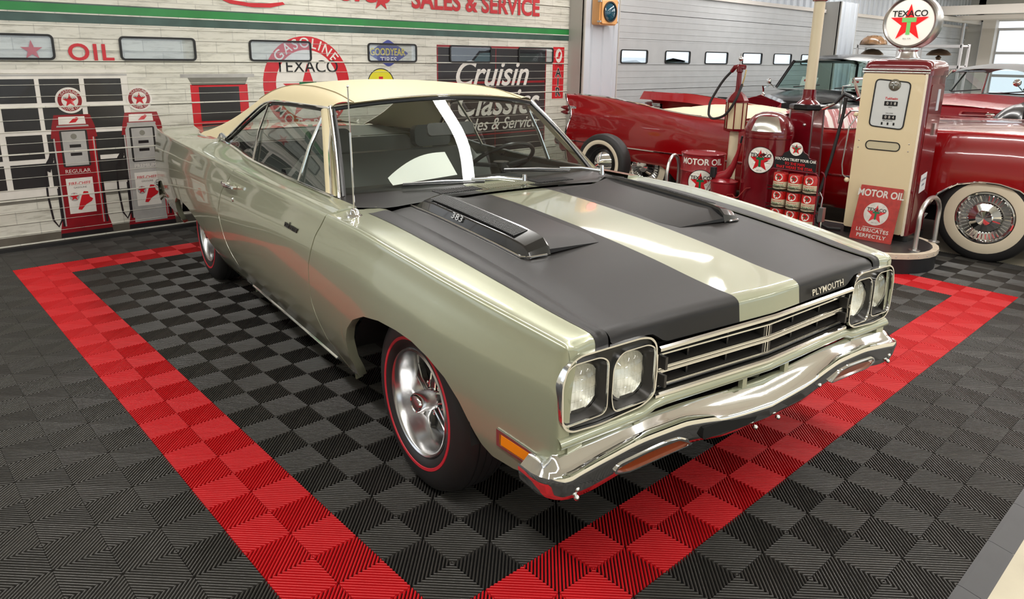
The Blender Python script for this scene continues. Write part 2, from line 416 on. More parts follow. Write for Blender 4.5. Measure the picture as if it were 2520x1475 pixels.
# ------------------------------------------------------------------ roller doors
JO, JH = 0.03, 0.349
def door_panel_profile(z0, z1, sub=True):
    p = [(-.012, z0), (0.006, z0 + .003), (0.006, z0 + .012), (0.0, z0 + .014)]
    for q in (1, 2, 3):
        z = z0 + (z1 - z0) * q / 4
        if sub: p += [(0, z - .0022), (.0048, z - .0012), (.0048, z + .0012), (0, z + .0022)]
    p += [(0.0, z1 - .006), (-.012, z1 - .001), (-.012, z1)]
    return p
def door_panels(door, y0, y1, m, holes=None):
    for k in range(-1, 7):
        z0 = max(JO + k * JH, 0.0); z1 = JO + (k + 1) * JH
        segs = [(y0, y1)]
        if holes and z0 < 1.5 < z1:
            g = G()
            hz0, hz1 = 1.445, 1.62
            ys = [y0] + [q for h in holes for q in h] + [y1]
            for a in range(0, len(ys), 2): g.box((WX - .01, (ys[a] + ys[a + 1]) / 2, (z0 + z1) / 2), (.02, ys[a + 1] - ys[a], z1 - z0))
            for h in holes:
                g.box((WX - .01, (h[0] + h[1]) / 2, (z0 + hz0) / 2), (.02, h[1] - h[0], hz0 - z0)); g.box((WX - .01, (h[0] + h[1]) / 2, (hz1 + z1) / 2), (.02, h[1] - h[0], z1 - hz1))
            g.box((WX + .003, (y0 + y1) / 2, z0 + .005), (.006, y1 - y0, .008)); g.box((WX + .001, (y0 + y1) / 2, z1 - .02), (.004, y1 - y0, .006))
            g.build('door_panel', m, door, smooth=0); continue
        pr = door_panel_profile(z0, z1, sub=z1 - z0 > .1)
        g = G(); g.grid([[(WX + x, y0, z) for x, z in pr], [(WX + x, y1, z) for x, z in pr]]); g.add([(WX, y0, z0), (WX, y1, z0), (WX - .03, y1, z0), (WX - .03, y0, z0)], [(0, 1, 2, 3)])
        g.build('door_panel', m, door, smooth=0)
    G().box((WX - .05, (y0 + y1) / 2, .72), (.04, y1 - y0, 1.41)).build('door_backing', m, door, smooth=0)
    G().box((WX - .05, (y0 + y1) / 2, 2.06), (.04, y1 - y0, .86)).build('door_backing', m, door, smooth=0)

# mural ground: whitewashed planks / bricks
def mural_mat():
    m = bpy.data.materials.new('mural whitewash'); m.use_nodes = True; nt = m.node_tree; b = nt.nodes['Principled BSDF']
    tc = nt.nodes.new('ShaderNodeTexCoord'); sp = nt.nodes.new('ShaderNodeSeparateXYZ'); cb = nt.nodes.new('ShaderNodeCombineXYZ')
    nt.links.new(tc.outputs['Object'], sp.inputs[0]); nt.links.new(sp.outputs[1], cb.inputs[0]); nt.links.new(sp.outputs[2], cb.inputs[1])
    br = nt.nodes.new('ShaderNodeTexBrick'); br.inputs['Scale'].default_value = 1.0; br.inputs['Brick Width'].default_value = .3; br.inputs['Row Height'].default_value = .1; br.inputs['Mortar Size'].default_value = .004
    br.inputs['Color1'].default_value = (*srgb(214, 212, 200), 1); br.inputs['Color2'].default_value = (*srgb(202, 200, 188), 1); br.inputs['Mortar'].default_value = (*srgb(186, 184, 174), 1)
    nt.links.new(cb.outputs[0], br.inputs[0])
    mp = nt.nodes.new('ShaderNodeMapping'); mp.inputs['Scale'].default_value = (1.5, 9, 1); nt.links.new(cb.outputs[0], mp.inputs[0])
    n = nt.nodes.new('ShaderNodeTexNoise'); n.inputs['Scale'].default_value = 3; n.inputs['Detail'].default_value = 9; n.inputs['Roughness'].default_value = .7; nt.links.new(mp.outputs[0], n.inputs[0])
    r = nt.nodes.new('ShaderNodeValToRGB'); r.color_ramp.elements[0].position = .32; r.color_ramp.elements[0].color = (.5, .49, .45, 1); r.color_ramp.elements[1].position = .5; r.color_ramp.elements[1].color = (1, 1, 1, 1)
    nt.links.new(n.outputs[0], r.inputs[0]); mx = nt.nodes.new('ShaderNodeMixRGB'); mx.blend_type = 'MULTIPLY'; mx.inputs[0].default_value = .75
    nt.links.new(br.outputs[0], mx.inputs[1]); nt.links.new(r.outputs[0], mx.inputs[2]); nt.links.new(mx.outputs[0], b.inputs['Base Color'])
    b.inputs['Roughness'].default_value = .28; b.inputs['Coat Weight'].default_value = .2
    return m
mural = mural_mat()
door1 = thing('door_1', kind='structure', label='overhead door wrapped in a printed filling-station mural')
door_panels(door1, -1.6, 6.31, mural)

def FR(y, z): return ((WX, y, z), (0, 1, 0), (0, 0, 1))
F0 = FR(0, 0)
def pr(name, poly, m, h, t=.0004, par=None):
    return G().prism(poly, F0, h, h + t).build(name, m, par or door1, smooth=0, fix=False)
def R4(y0, z0, y1, z1): return [(y0, z0), (y1, z0), (y1, z1), (y0, z1)]
def pm(name, c, n=None): return mat('print ' + name, srgb(*c), .3, coat=.2, noise=n)
p_green, p_dkgreen, p_red, p_dkred = pm('green', (40, 132, 62), (6, .2)), pm('dark green', (66, 92, 84), (5, .45)), pm('red', (196, 30, 40), (12, .15)), pm('deep red', (140, 20, 30), (9, .25))
p_black, p_dark, p_white, p_grey, p_silver = pm('black', (38, 34, 36), (6, .3)), pm('window dark', (44, 42, 42), (3, .35)), pm('white', (224, 220, 212), (8, .15)), pm('grey', (128, 126, 116), (5, .3)), pm('silver', (176, 174, 170), (8, .25))
p_blue, p_yellow, p_gold, p_pad = pm('blue', (62, 70, 140)), pm('yellow', (212, 204, 40)), pm('gold', (214, 196, 70)), pm('pavement', (104, 98, 88), (4, .35))

# green cornice band, top lettering
pr('cornice_print', R4(-1.6, 1.79, 6.31, 1.85), p_green, .0012); pr('cornice_print', R4(-1.6, 1.715, 6.31, 1.79), p_dkgreen, .0012); pr('cornice_line', R4(-1.6, 1.85, 6.31, 1.858), p_dkgreen, .0012)
txt('SALES & SERVICE', .262, FR(4.82, 2.075), .007, p_red, door1, bold=.03, sx=.98, depth=.001)
pr('star_print', star(3.5, 2.05, .115), p_red, .0065)
txt('Classics', .42, FR(2.95, 2.15), .007, p_red, door1, bold=.015, shear=.3, depth=.001)
sw = [(1.72, 2.06), (1.8, 1.98), (1.95, 1.925), (2.15, 1.905), (2.32, 1.91), (2.46, 1.945), (2.44, 1.965), (2.3, 1.945), (2.12, 1.94), (1.97, 1.955), (1.86, 2.0), (1.8, 2.06)]
g = G(); n_ = len(sw) // 2
for i in range(n_ - 1): g.prism([sw[i], sw[i + 1], sw[-2 - i], sw[-1 - i]], F0, .0065, .007)
g.build('swoosh_print', p_red, door1, smooth=0, fix=False)
# star + OIL
pr('star_print', star(.415, 1.505, .075), p_red, .0065); txt('OIL', .175, FR(.81, 1.49), .0068, p_red, door1, bold=.02, depth=.001, sx=1.08, space=1.15)
# sash window print
pr('window_print', R4(-.3, .36, 1.05, 1.365), p_white, .0008)
for (y0, y1) in ((-.16, .125), (.165, .40), (.43, .70), (.735, 1.0)):
    for (z0, z1) in ((.47, .655), (.69, .875), (.91, 1.085), (1.115, 1.295)):
        pr('pane_print', R4(y0, z0, y1, z1), p_dark, .0016)
pr('ledge_print', R4(-.3, .36, 1.05, .4), p_grey, .0014); pr('ledge_print', R4(-.3, 1.315, 1.05, 1.33), p_silver, .0014)
pr('pavement_print', R4(-1.6, .02, 6.31, .105), p_pad, .0012)
# red door print
pr('awning_print', R4(1.47, 1.295, 2.12, 1.325), p_silver, .0012); pr('awning_print', [(1.56, 1.23), (2.03, 1.23), (2.06, 1.295), (1.53, 1.295)], p_grey, .0012)
pr('frame_print', R4(1.545, .3, 2.05, 1.235), p_red, .0012); pr('pane_print', R4(1.615, .92, 1.97, 1.215), p_dark, .0018); pr('pane_print', R4(1.615, .4, 1.97, .895), p_dark, .0018)
# round sign print
g = G(); g.ring(circle(2.65, 1.22, .45, 48), circle(2.65, 1.22, .325, 48), F0, .001, .0014); rs = g.build('ring_print', p_red, door1, smooth=0, fix=False)
pr('disc_print', circle(2.65, 1.22, .325, 48), p_white, .0009, par=rs); pr('star_print', star(2.65, 1.15, .27), p_red, .0016, par=rs)
txt('GASOLINE', .13, FR(2.65, 1.22), .0022, p_white, rs, bold=.01, arc=.385, space=1.22, depth=0); txt('MOTOR OIL', .13, FR(2.65, 1.22), .0022, p_white, rs, bold=.01, arc=-.385, space=1.15, depth=0)
txt('TEXACO', .165, FR(2.655, 1.385), .0026, LOGO_K, rs, bold=.004, depth=0)
pr('letter_t', R4(2.56, 1.2, 2.74, 1.245), LOGO_G, .0024, par=rs); pr('letter_t', R4(2.625, 1.0, 2.675, 1.2), LOGO_G, .0024, par=rs)
# diamond tyre sign, yellow disc
dm = pr('diamond_print', roundpoly([(3.32, 1.525), (3.575, 1.385), (3.83, 1.525), (3.575, 1.665)], .03), p_blue, .0012)
txt('GOOD', .1, FR(3.475, 1.535), .0022, p_gold, dm, bold=.02, depth=0, sx=.78); txt('YEAR', .1, FR(3.69, 1.535), .0022, p_gold, dm, bold=.02, depth=0, sx=.78); txt('TIRES', .085, FR(3.575, 1.455), .0022, p_white, dm, bold=.015, depth=0)
yd = pr('disc_print', circle(3.475, 1.21, .165, 40), p_yellow, .0012)
G().ring(circle(3.475, 1.21, .165, 40), circle(3.475, 1.21, .155, 40), F0, .0014, .0018).build('rim_print', p_black, yd, smooth=0, fix=False)
pr('crest_print', [(3.42, 1.16), (3.53, 1.16), (3.52, 1.24), (3.5, 1.24), (3.5, 1.29), (3.45, 1.29), (3.45, 1.24), (3.43, 1.24)], p_red, .0018, par=yd)
# dark script panel
dp = pr('sign_print', R4(4.2, .38, 5.91, 1.625), p_black, .0012)
for q in (R4(4.2, 1.6, 5.91, 1.625), R4(4.2, .38, 4.215, 1.6), R4(5.895, .38, 5.91, 1.6), R4(4.2, 1.2, 5.91, 1.225), R4(4.2, .6, 5.91, .615), R4(5.06, .38, 5.07, 1.6)): pr('stripe_print', q, p_dkred, .0016, par=dp)
txt('Cruisin', .4, FR(5.0, 1.3), .0022, p_white, dp, bold=.014, shear=.35, depth=0, sx=1.0); txt('Classics', .44, FR(5.1, .97), .0022, p_white, dp, bold=.014, shear=.35, depth=0, sx=.95)
txt('Sales & Service', .2, FR(5.15, .72), .0022, p_white, dp, bold=.008, shear=.35, depth=0)
# AIR sign
ar = pr('sign_print', R4(6.03, .995, 6.235, 1.635), p_red, .0014)
pr('oval_print', circle(6.135, 1.53, .06, 28, .085), p_white, .002, par=ar)
pr('hat_print', [(6.1, 1.49), (6.15, 1.495), (6.175, 1.56), (6.15, 1.585), (6.125, 1.56), (6.12, 1.52), (6.09, 1.505)], p_red, .0026, par=ar)
txt('Free', .07, FR(6.135, 1.42), .0026, p_black, ar, shear=.3, bold=.01, depth=0)
for ch, z in (('A', 1.315), ('I', 1.2), ('R', 1.075)):
    txt(ch, .15, FR(6.133, z), .0022, p_white, ar, bold=.05, depth=0); txt(ch, .15, FR(6.133, z), .0028, p_black, ar, bold=.025, depth=0)
# printed gasoline pumps
def print_pump(cy, body, plate_word):
    q = [(-.19, .05), (.19, .05), (.185, .11), (.165, .2), (.16, .84), (.15, .93), (.125, 1.02), (-.125, 1.02), (-.15, .93), (-.165, .84), (-.165, .2), (-.185, .11)]
    P = lambda pts: [(cy + a, b) for a, b in pts]
    pp = pr('pump_print', P(q), p_dkred, .002)
    pr('body_print', P([(-.14, .1), (.12, .1), (.115, .88), (.1, .93), (-.11, .93), (-.135, .88)]), body, .0025, par=pp)
    for y0, y1, m_ in ((-.165, -.15, p_black), (-.15, -.14, p_silver), (.118, .126, p_red), (.126, .134, p_silver), (.145, .162, p_black)): pr('edge_print', P(R4(y0, .14, y1, .84)), m_, .0028, par=pp)
    pr('band_print', P([(-.118, .925), (.108, .925), (.104, .938), (-.114, .938)]), p_silver, .003, par=pp); pr('foot_print', P([(-.19, .05), (.19, .05), (.185, .085), (-.185, .085)]), p_black, .003, par=pp)
    pr('head_print', P([(-.1, .945), (.09, .945), (.085, 1.005), (-.095, 1.005)]), p_white, .0025, par=pp)
    pr('hat_print', P([(-.03, .955), (.02, .96), (.045, .99), (.03, 1.0), (.0, .985), (-.02, .965)]), p_red, .003, par=pp)
    pr('bezel_print', P(rrect(-.105, .61, .09, .9, .015)), p_dark, .003, par=pp); pr('dial_print', P(R4(-.09, .62, .075, .89)), p_silver, .0034, par=pp)
    for z in (.775, .71): pr('counter_print', P(R4(-.045, z - .012, .035, z + .012)), p_black, .0038, par=pp)
    pr('dial_print', P(circle(-.008, .85, .022, 16)), p_grey, .0038, par=pp)
    txt(plate_word, .042, FR(cy - .01, .575), .0036, p_white, pp, depth=0)
    pr('plate_print', P(R4(-.105, .235, .085, .52)), p_white, .003, par=pp)
    txt('FIRE-CHIEF', .036, FR(cy - .01, .475), .0036, p_red, pp, bold=.012, depth=0, sx=.9); txt('GASOLINE', .02, FR(cy - .01, .443), .0036, p_black, pp, depth=0)
    pr('ring_print', P(circle(-.06, .37, .035, 20)), p_silver, .0034, par=pp); pr('star_print', [(cy - .06 + a, .37 + b) for a, b in star(0, 0, .034)], p_red, .0038, par=pp)
    pr('hat_print', P([(-.045, .265), (-.02, .26), (.015, .3), (.06, .325), (.07, .345), (.05, .36), (.04, .405), (.01, .41), (-.01, .37), (-.03, .31)]), p_red, .0042, par=pp)
    pr('globe_print', P(circle(0, 1.13, .1, 36)), p_white, .0026, par=pp)
    G().ring(P(circle(0, 1.13, .084, 36)), P(circle(0, 1.13, .058, 36)), F0, .003, .0034).build('ring_print', p_dkred, pp, smooth=0, fix=False)
    pr('star_print', [(cy + a, 1.13 + b) for a, b in star(0, -.003, .054)], p_red, .0036, par=pp); txt('TEXACO', .022, FR(cy, 1.145), .0042, p_black, pp, bold=.01, depth=0)
    txt('GASOLINE', .026, FR(cy, 1.13), .004, p_white, pp, bold=.01, arc=.071, space=1.1, depth=0); txt('MOTOR OIL', .026, FR(cy, 1.13), .004, p_white, pp, bold=.01, arc=-.071, depth=0)
    hose = [(cy - .19, .66), (cy - .235, .6), (cy - .24, .4), (cy - .225, .2), (cy - .195, .145), (cy - .165, .2), (cy - .165, .45)]
    g = G(); g.tube([(WX + .0025, a, b) for a, b in hose], .001, 6, rb=.008, up=(1, 0, 0)); g.build('hose_print', p_black, pp)
    pr('nozzle_print', P([(-.235, .6), (-.2, .58), (-.165, .68), (-.18, .75), (-.2, .69), (-.22, .66)]), p_black, .0024, par=pp)
print_pump(.62, p_dkred, 'REGULAR'); print_pump(1.125, p_silver, 'PREMIUM')

# door windows: rubber frame > pane
frm = mat('window rubber', (.01, .01, .01), .35)
def door_window(door, y0, y1, z0, z1, pane, h=0.0):
    fr = FR(0, 0); o_ = rrect(y0, z0, y1, z1, .035); i_ = inset(o_, .016)
    f = G().ring(o_, i_, fr, -.01, .014).build('window_frame', frm, door, smooth=50)
    G().prism(i_, fr, h, h + .003).build('pane', pane, f, smooth=0)
pane1 = glass('door pane', (.93, .95, .97), 1.6)
for y0, y1 in ((-.06, .565), (1.02, 1.62), (2.09, 2.70), (3.325, 3.93), (4.375, 4.99), (5.425, 6.03)): door_window(door1, y0, y1, 1.435, 1.625, pane1, .008)
G().box((WX + .006, 2.35, .012), (.05, 7.9, .03)).build('bottom_seal', RUBBER, door1, smooth=0)

door2 = thing('door_2', kind='structure', label='plain silver overhead door with six small windows')
H2 = [(7.37, 7.985), (8.41, 9.06), (9.47, 10.14), (10.6, 11.25), (11.66, 12.32), (12.7, 13.3)]
door_panels(door2, 6.98, 13.45, doorm, [(a + .01, b - .01) for a, b in H2])
pane2 = glass('clear pane', (.9, .93, .94), 1.5)
for a, b in H2: door_window(door2, a, b, 1.437, 1.63, pane2, -.012)
door4 = thing('door_4', kind='structure', label='silver overhead door beyond the second column')
door_panels(door4, 14.22, 22.0, doorm)

# parked cars outside the windows
darkpaint = mat('dark car paint', (.012, .013, .016), .25, coat=1.0); shade_glass = mat('dark car glass', (.03, .04, .045), .05, spec=.9)
for k, (yc, lb) in enumerate(((10.2, 'dark car parked outside, seen through the left windows of the silver door'),)):
    t_ = thing('parked_car', (-2.3, yc, -.06), label=lb, cat='car')
    body = [[(x * (1 - .12 * abs(y / 2.3) ** 4), y, z + dz) for x, z in ((-.85, .25), (-.92, .6), (-.88, .92), (0, .97), (.88, .92), (.92, .6), (.85, .25))] for y, dz in ((-2.3, -.08), (-2.1, 0), (-1, .03), (0, .03), (1.2, .02), (2.1, 0), (2.3, -.1))]
    G().grid(body).build('body', darkpaint, t_)
    cab = [[(x * w_, y, .95 + h_) for x, h_ in ((-.82, 0), (-.62, hh), (0, hh * 1.08), (.62, hh), (.82, 0))] for y, hh, w_ in ((-1.7, .02, .9), (-.7, .52, .95), (.2, .58, 1), (1.0, .5, .95), (1.8, .02, .9))]
    G().grid(cab).build('cabin', [shade_glass], t_)
    G().grid([[(x * .6, y, .965 + z) for x in (-1, -.5, 0, .5, 1)] for y, z in ((-.75, .5), (0, .62), (.9, .52))]).build('roof', darkpaint, t_)
    for wx in (-.8, .8):
        for wy in (-1.4, 1.4): G().lathe([(.001, -.1), (.32, -.1), (.34, -.05), (.34, .05), (.32, .1), (.001, .1)], 20, axis='x', c=(wx, wy, .34)).build('wheel', RUBBER, t_)
g = G(); g.box((-6, 8, -.11), (10.4, 40, .1)); go = g.build('ground_outside', concrete, smooth=0); tag(go, kind='structure')
# traffic light
tl = thing('traffic_light', (-.33, 6.60, 2.07), label='amber traffic signal head with blue-green lens on the steel column', cat='traffic light')
AMB = mat('signal housing', srgb(214, 158, 96), .35, coat=.3)
for k, z in enumerate((0.0, .33, .66)):
    G().prism(rrect(-.165, z - .16, .165, z + .165, .03), fr_yz((0, 0, 0)), 0, .12).build('housing', AMB, tl, smooth=0)
    G().prism(rrect(-.15, z - .145, .15, z + .15, .03), fr_yz((0, 0, 0)), .12, .15).build('door', AMB, tl, smooth=0)
    G().ring(circle(0, z, .125, 36), circle(0, z, .11, 36), fr_yz((0, 0, 0)), .15, .165).build('lens_ring', BLACKP, tl)
    lens = mat('signal lens teal', srgb(14, 66, 84), .08, coat=1.0) if k == 0 else mat('signal lens amber', srgb(150, 90, 20), .1, coat=1.0) if k == 1 else mat('signal lens red', srgb(160, 20, 20), .1, emit=(1, .05, .05), estr=5.0)
    G().lathe([(.11, .152), (.09, .165), (.05, .175), (.001, .178)], 32, axis='x', c=(0, 0, z)).build('lens', lens, tl)
for z in (-.12, .12):
    for y in (-.17, .17): G().lathe([(.001, .1), (.012, .1), (.012, .15), (.001, .15)], 10, axis='x', c=(0, y, z)).build('hinge', STEEL, tl)
# ------------------------------------------------------------------ the muscle car (local frame: x forward from front axle, y left, z up)
def ip(tab, x):
    return float(np.interp(x, [p[0] for p in tab], [p[1] for p in tab]))
def cr(tab, x):
    """smooth (pchip-like) interpolation of a sorted table"""
    n = len(tab)
    if x <= tab[0][0]: return tab[0][1]
    if x >= tab[-1][0]: return tab[-1][1]
    i = max(k for k in range(n - 1) if tab[k][0] <= x)
    h = [tab[k + 1][0] - tab[k][0] for k in range(n - 1)]; d = [(tab[k + 1][1] - tab[k][1]) / h[k] for k in range(n - 1)]
    def slope(k):
        if k == 0: return d[0]
        if k == n - 1: return d[-1]
        if d[k - 1] * d[k] <= 0: return 0.0
        w1, w2 = 2 * h[k] + h[k - 1], h[k] + 2 * h[k - 1]; return (w1 + w2) / (w1 / d[k - 1] + w2 / d[k])
    t = (x - tab[i][0]) / h[i]; m0, m1 = slope(i) * h[i], slope(i + 1) * h[i]; y0, y1 = tab[i][1], tab[i + 1][1]
    return (2 * t ** 3 - 3 * t ** 2 + 1) * y0 + (t ** 3 - 2 * t ** 2 + t) * m0 + (-2 * t ** 3 + 3 * t ** 2) * y1 + (t ** 3 - t ** 2) * m1

car = thing('muscle_car', (4.12069, 1.46927, 0), math.radians(-7.1149), 'pale green two-door hardtop muscle car with cream vinyl roof and black hood stripes', 'car')
paint = mat('sage metallic paint', srgb(160, 163, 138), .3, .35, coat=1.0)
stripe = mat('matte black stripe', srgb(31, 29, 28), .40, spec=.35, bump=(400, .06)); vinyl = mat('cream vinyl', srgb(216, 202, 164), .5, bump=(260, .12))
cglass = glass('tinted car glass', (.82, .86, .83), 1.5); blacktrim = mat('black trim', (.01, .01, .01), .3); inner = mat('interior vinyl', srgb(84, 88, 84), .42, bump=(120, .1)); wellm = mat('wheel well', (.008, .008, .008), .8)

ZC = [(-4.35, .90), (-3.97, .90), (-2.97, .898), (-2.13, .884), (-1.5, .876), (-.9, .875), (-.4, .874), (0, .850), (.4, .812), (.78, .770)]
BC = [(-4.35, .875), (-3.9, .90), (-3.2, .918), (-2.6, .918), (-2, .908), (-1, .905), (-.3, .905), (.1, .890), (.4, .862), (.70, .822), (.8, .81)]
def zc(a): return cr(ZC, a)
def bcr(a): return cr(BC, a)
SEC = [(.335, -.003), (.45, .024), (.60, .034), (.72, .029), (.80, .016), (.85, .006), (.9, .0)]     # z (for zc=.9) -> offset
def side_b(a, z):
    zz = zc(a); sc = (z - .335) / (zz - .335) * (.9 - .335) + .335
    amp = 1.0 if a < .2 else max(.55, 1 - (a - .2) * .8)
    if z >= .335: return bcr(a) + cr(SEC, sc) * amp
    return bcr(a) - .003 + (z - .335) / .135 * .07
ZH = [(-.72, .894), (-.5, .892), (0, .868), (.4, .832), (.64, .802), (.8, .79)]
def zh(a): return cr(ZH, a)
def af(b): return .79 - .055 * abs(b)        # front line of the nose
GAPF = [(.20, -.60), (.33, -.70), (.371, -.723), (.489, -.785), (.651, -.784), (.785, -.731), (.895, -.632), (.95, -.60)]
GAPR = [(.20, -1.98), (.32, -1.985), (.372, -2.067), (.485, -2.152), (.619, -2.206), (.75, -2.128), (.90, -1.93), (.95, -1.91)]
ARCHF = [(-.62, .205), (-.535, .215), (-.49, .27), (-.463, .35), (-.446, .42), (-.41, .485), (-.342, .543), (-.241, .588), (-.123, .608), (.0, .612), (.1, .606), (.195, .583), (.28, .545), (.345, .49), (.39, .43), (.43, .375), (.47, .352), (.56, .352), (.62, .365), (.67, .42), (.74, .46)]
ARCHR = [(-4.36, .42), (-4.2, .40), (-3.8, .29), (-3.64, .265), (-3.585, .30), (-3.56, .38), (-3.51, .455), (-3.42, .498), (-3.25, .51), (-3.05, .492), (-2.85, .452), (-2.7, .402), (-2.62, .34), (-2.58, .26), (-2.55, .205), (-1.9, .20)]
def zbot(a):
    if a > -.62: return ip(ARCHF, a)
    if a < -1.9: return ip(ARCHR, a)
    return .203
NS = 26
def skin(name, cols, gl, gr, s, top=None, frontcap=False, wl=.3, wr=.3):
    """one body-side panel: columns of nominal a; gl / gr shift the ends to the shut-line curves; s = side sign; top = function(a)-> extra (b,z) points inward"""
    a0, a1 = cols[0], cols[-1]; rows = []
    for a in cols:
        col = []; zb, zt = zbot(a), zc(a)
        zs = [zb + (zt - zb) * (k / NS) for k in range(NS + 1)]
        # keep the sill crease on a vertex when present
        if zb < .33:
            k0 = max(1, round(NS * .16)); zs = [zb + (.335 - zb) * k / k0 for k in range(k0)] + [.335 + (zt - .335) * k / (NS - k0) for k in range(NS - k0 + 1)]
        pts = []
        for z in zs:
            aa = a
            if gl: t = max(0, 1 - (a - a0) / wl); aa += (ip(gl, z) - ip(gl, .65)) * t * t
            if gr: t = max(0, 1 - (a1 - a) / wr); aa += (ip(gr, z) - ip(gr, .65)) * t * t
            pts.append((aa, side_b(aa, z), z))
        aa = pts[-1][0]
        if top: pts += [(aa, b, z) for b, z in top(aa)]
        # flange under the lower edge
        p0 = pts[0]; pts = [(p0[0], p0[1] - .035, p0[2] + .004), (p0[0], p0[1] - .006, p0[2] - .003)] + pts
        rows.append([(x, s * y, z) for x, y, z in pts])
    def ret(row, da, d):
        n = len(row); out = []
        for k in range(n):
            p, q = Vector(row[max(k - 1, 0)]), Vector(row[min(k + 1, n - 1)]); t = (q - p); t.x = 0; t = t.normalized() if t.length > 1e-6 else Vector((0, 0, 1))
            nrm = Vector((0, t.z, -t.y)) * (1 if s > 0 else -1); nrm = nrm if (nrm.y * s > 0 or nrm.z > .5) else -nrm
            out.append(tuple(Vector(row[k]) + Vector((da, 0, 0)) - nrm * d))
        return out
    rows = [ret(rows[0], -.0, .03), ret(rows[0], -.001, .003)] + rows
    if frontcap:
        e = rows[-1]
        for da, d in ((.010, .002), (.019, .007), (.026, .015), (.029, .026), (.030, .045)): rows.append(ret(e, da, d))
    else: rows += [ret(rows[-1], .001, .003), ret(rows[-1], 0, .03)]
    return G().grid(rows).build(name, paint, car, smooth=48)

def dens(a0, a1, n, extra=()):
    xs = set(np.round(np.linspace(a0, a1, n), 4)) | set(e for e in extra if a0 < e < a1); return sorted(xs)
archf_x = [p[0] + d for p in ARCHF for d in (-.004, .004)]; archr_x = [p[0] + d for p in ARCHR for d in (-.004, .004)]
HG = .664                                       # half width of hood at the shut line
def fender_top(a):
    b, z = bcr(a), zc(a); t = min(max((a + .62) / .25, 0), 1)
    e = HG + .003
    return [(b - .004, z + .007), (b - .012, z + .011), (b - .02, z + .0095), (b - .04, z + .010), (b - .09, z + .016 * .8 + (zh(a) - z) * .3), ((b - .09 + e) / 2, zh(a) - .002 + (z - zh(a)) * .15), (e + .02, zh(a) + .001), (e, zh(a) - .002)]
def belt(a): return cr([(-3.7, .915), (-2.75, .968), (-2.58, .962), (-2.04, .917), (-1.3, .902), (-.99, .902), (-.78, .905)], a)
def shoulder(a):
    b, z = bcr(a), zc(a); wb = cr([(-4.3, .60), (-3.6, .68), (-2.7, .772), (-.7, .772)], a); wz = belt(a) if a > -3.6 else .93
    return [(b - .003, z + .006), (b - .010, z + .0095), (b - .018, z + .009), (b - .05, z + .010 + (wz - z) * .25), ((b + wb) / 2, z + .010 + (wz - z) * .5), (wb + .02, wz - .006), (wb, wz)]
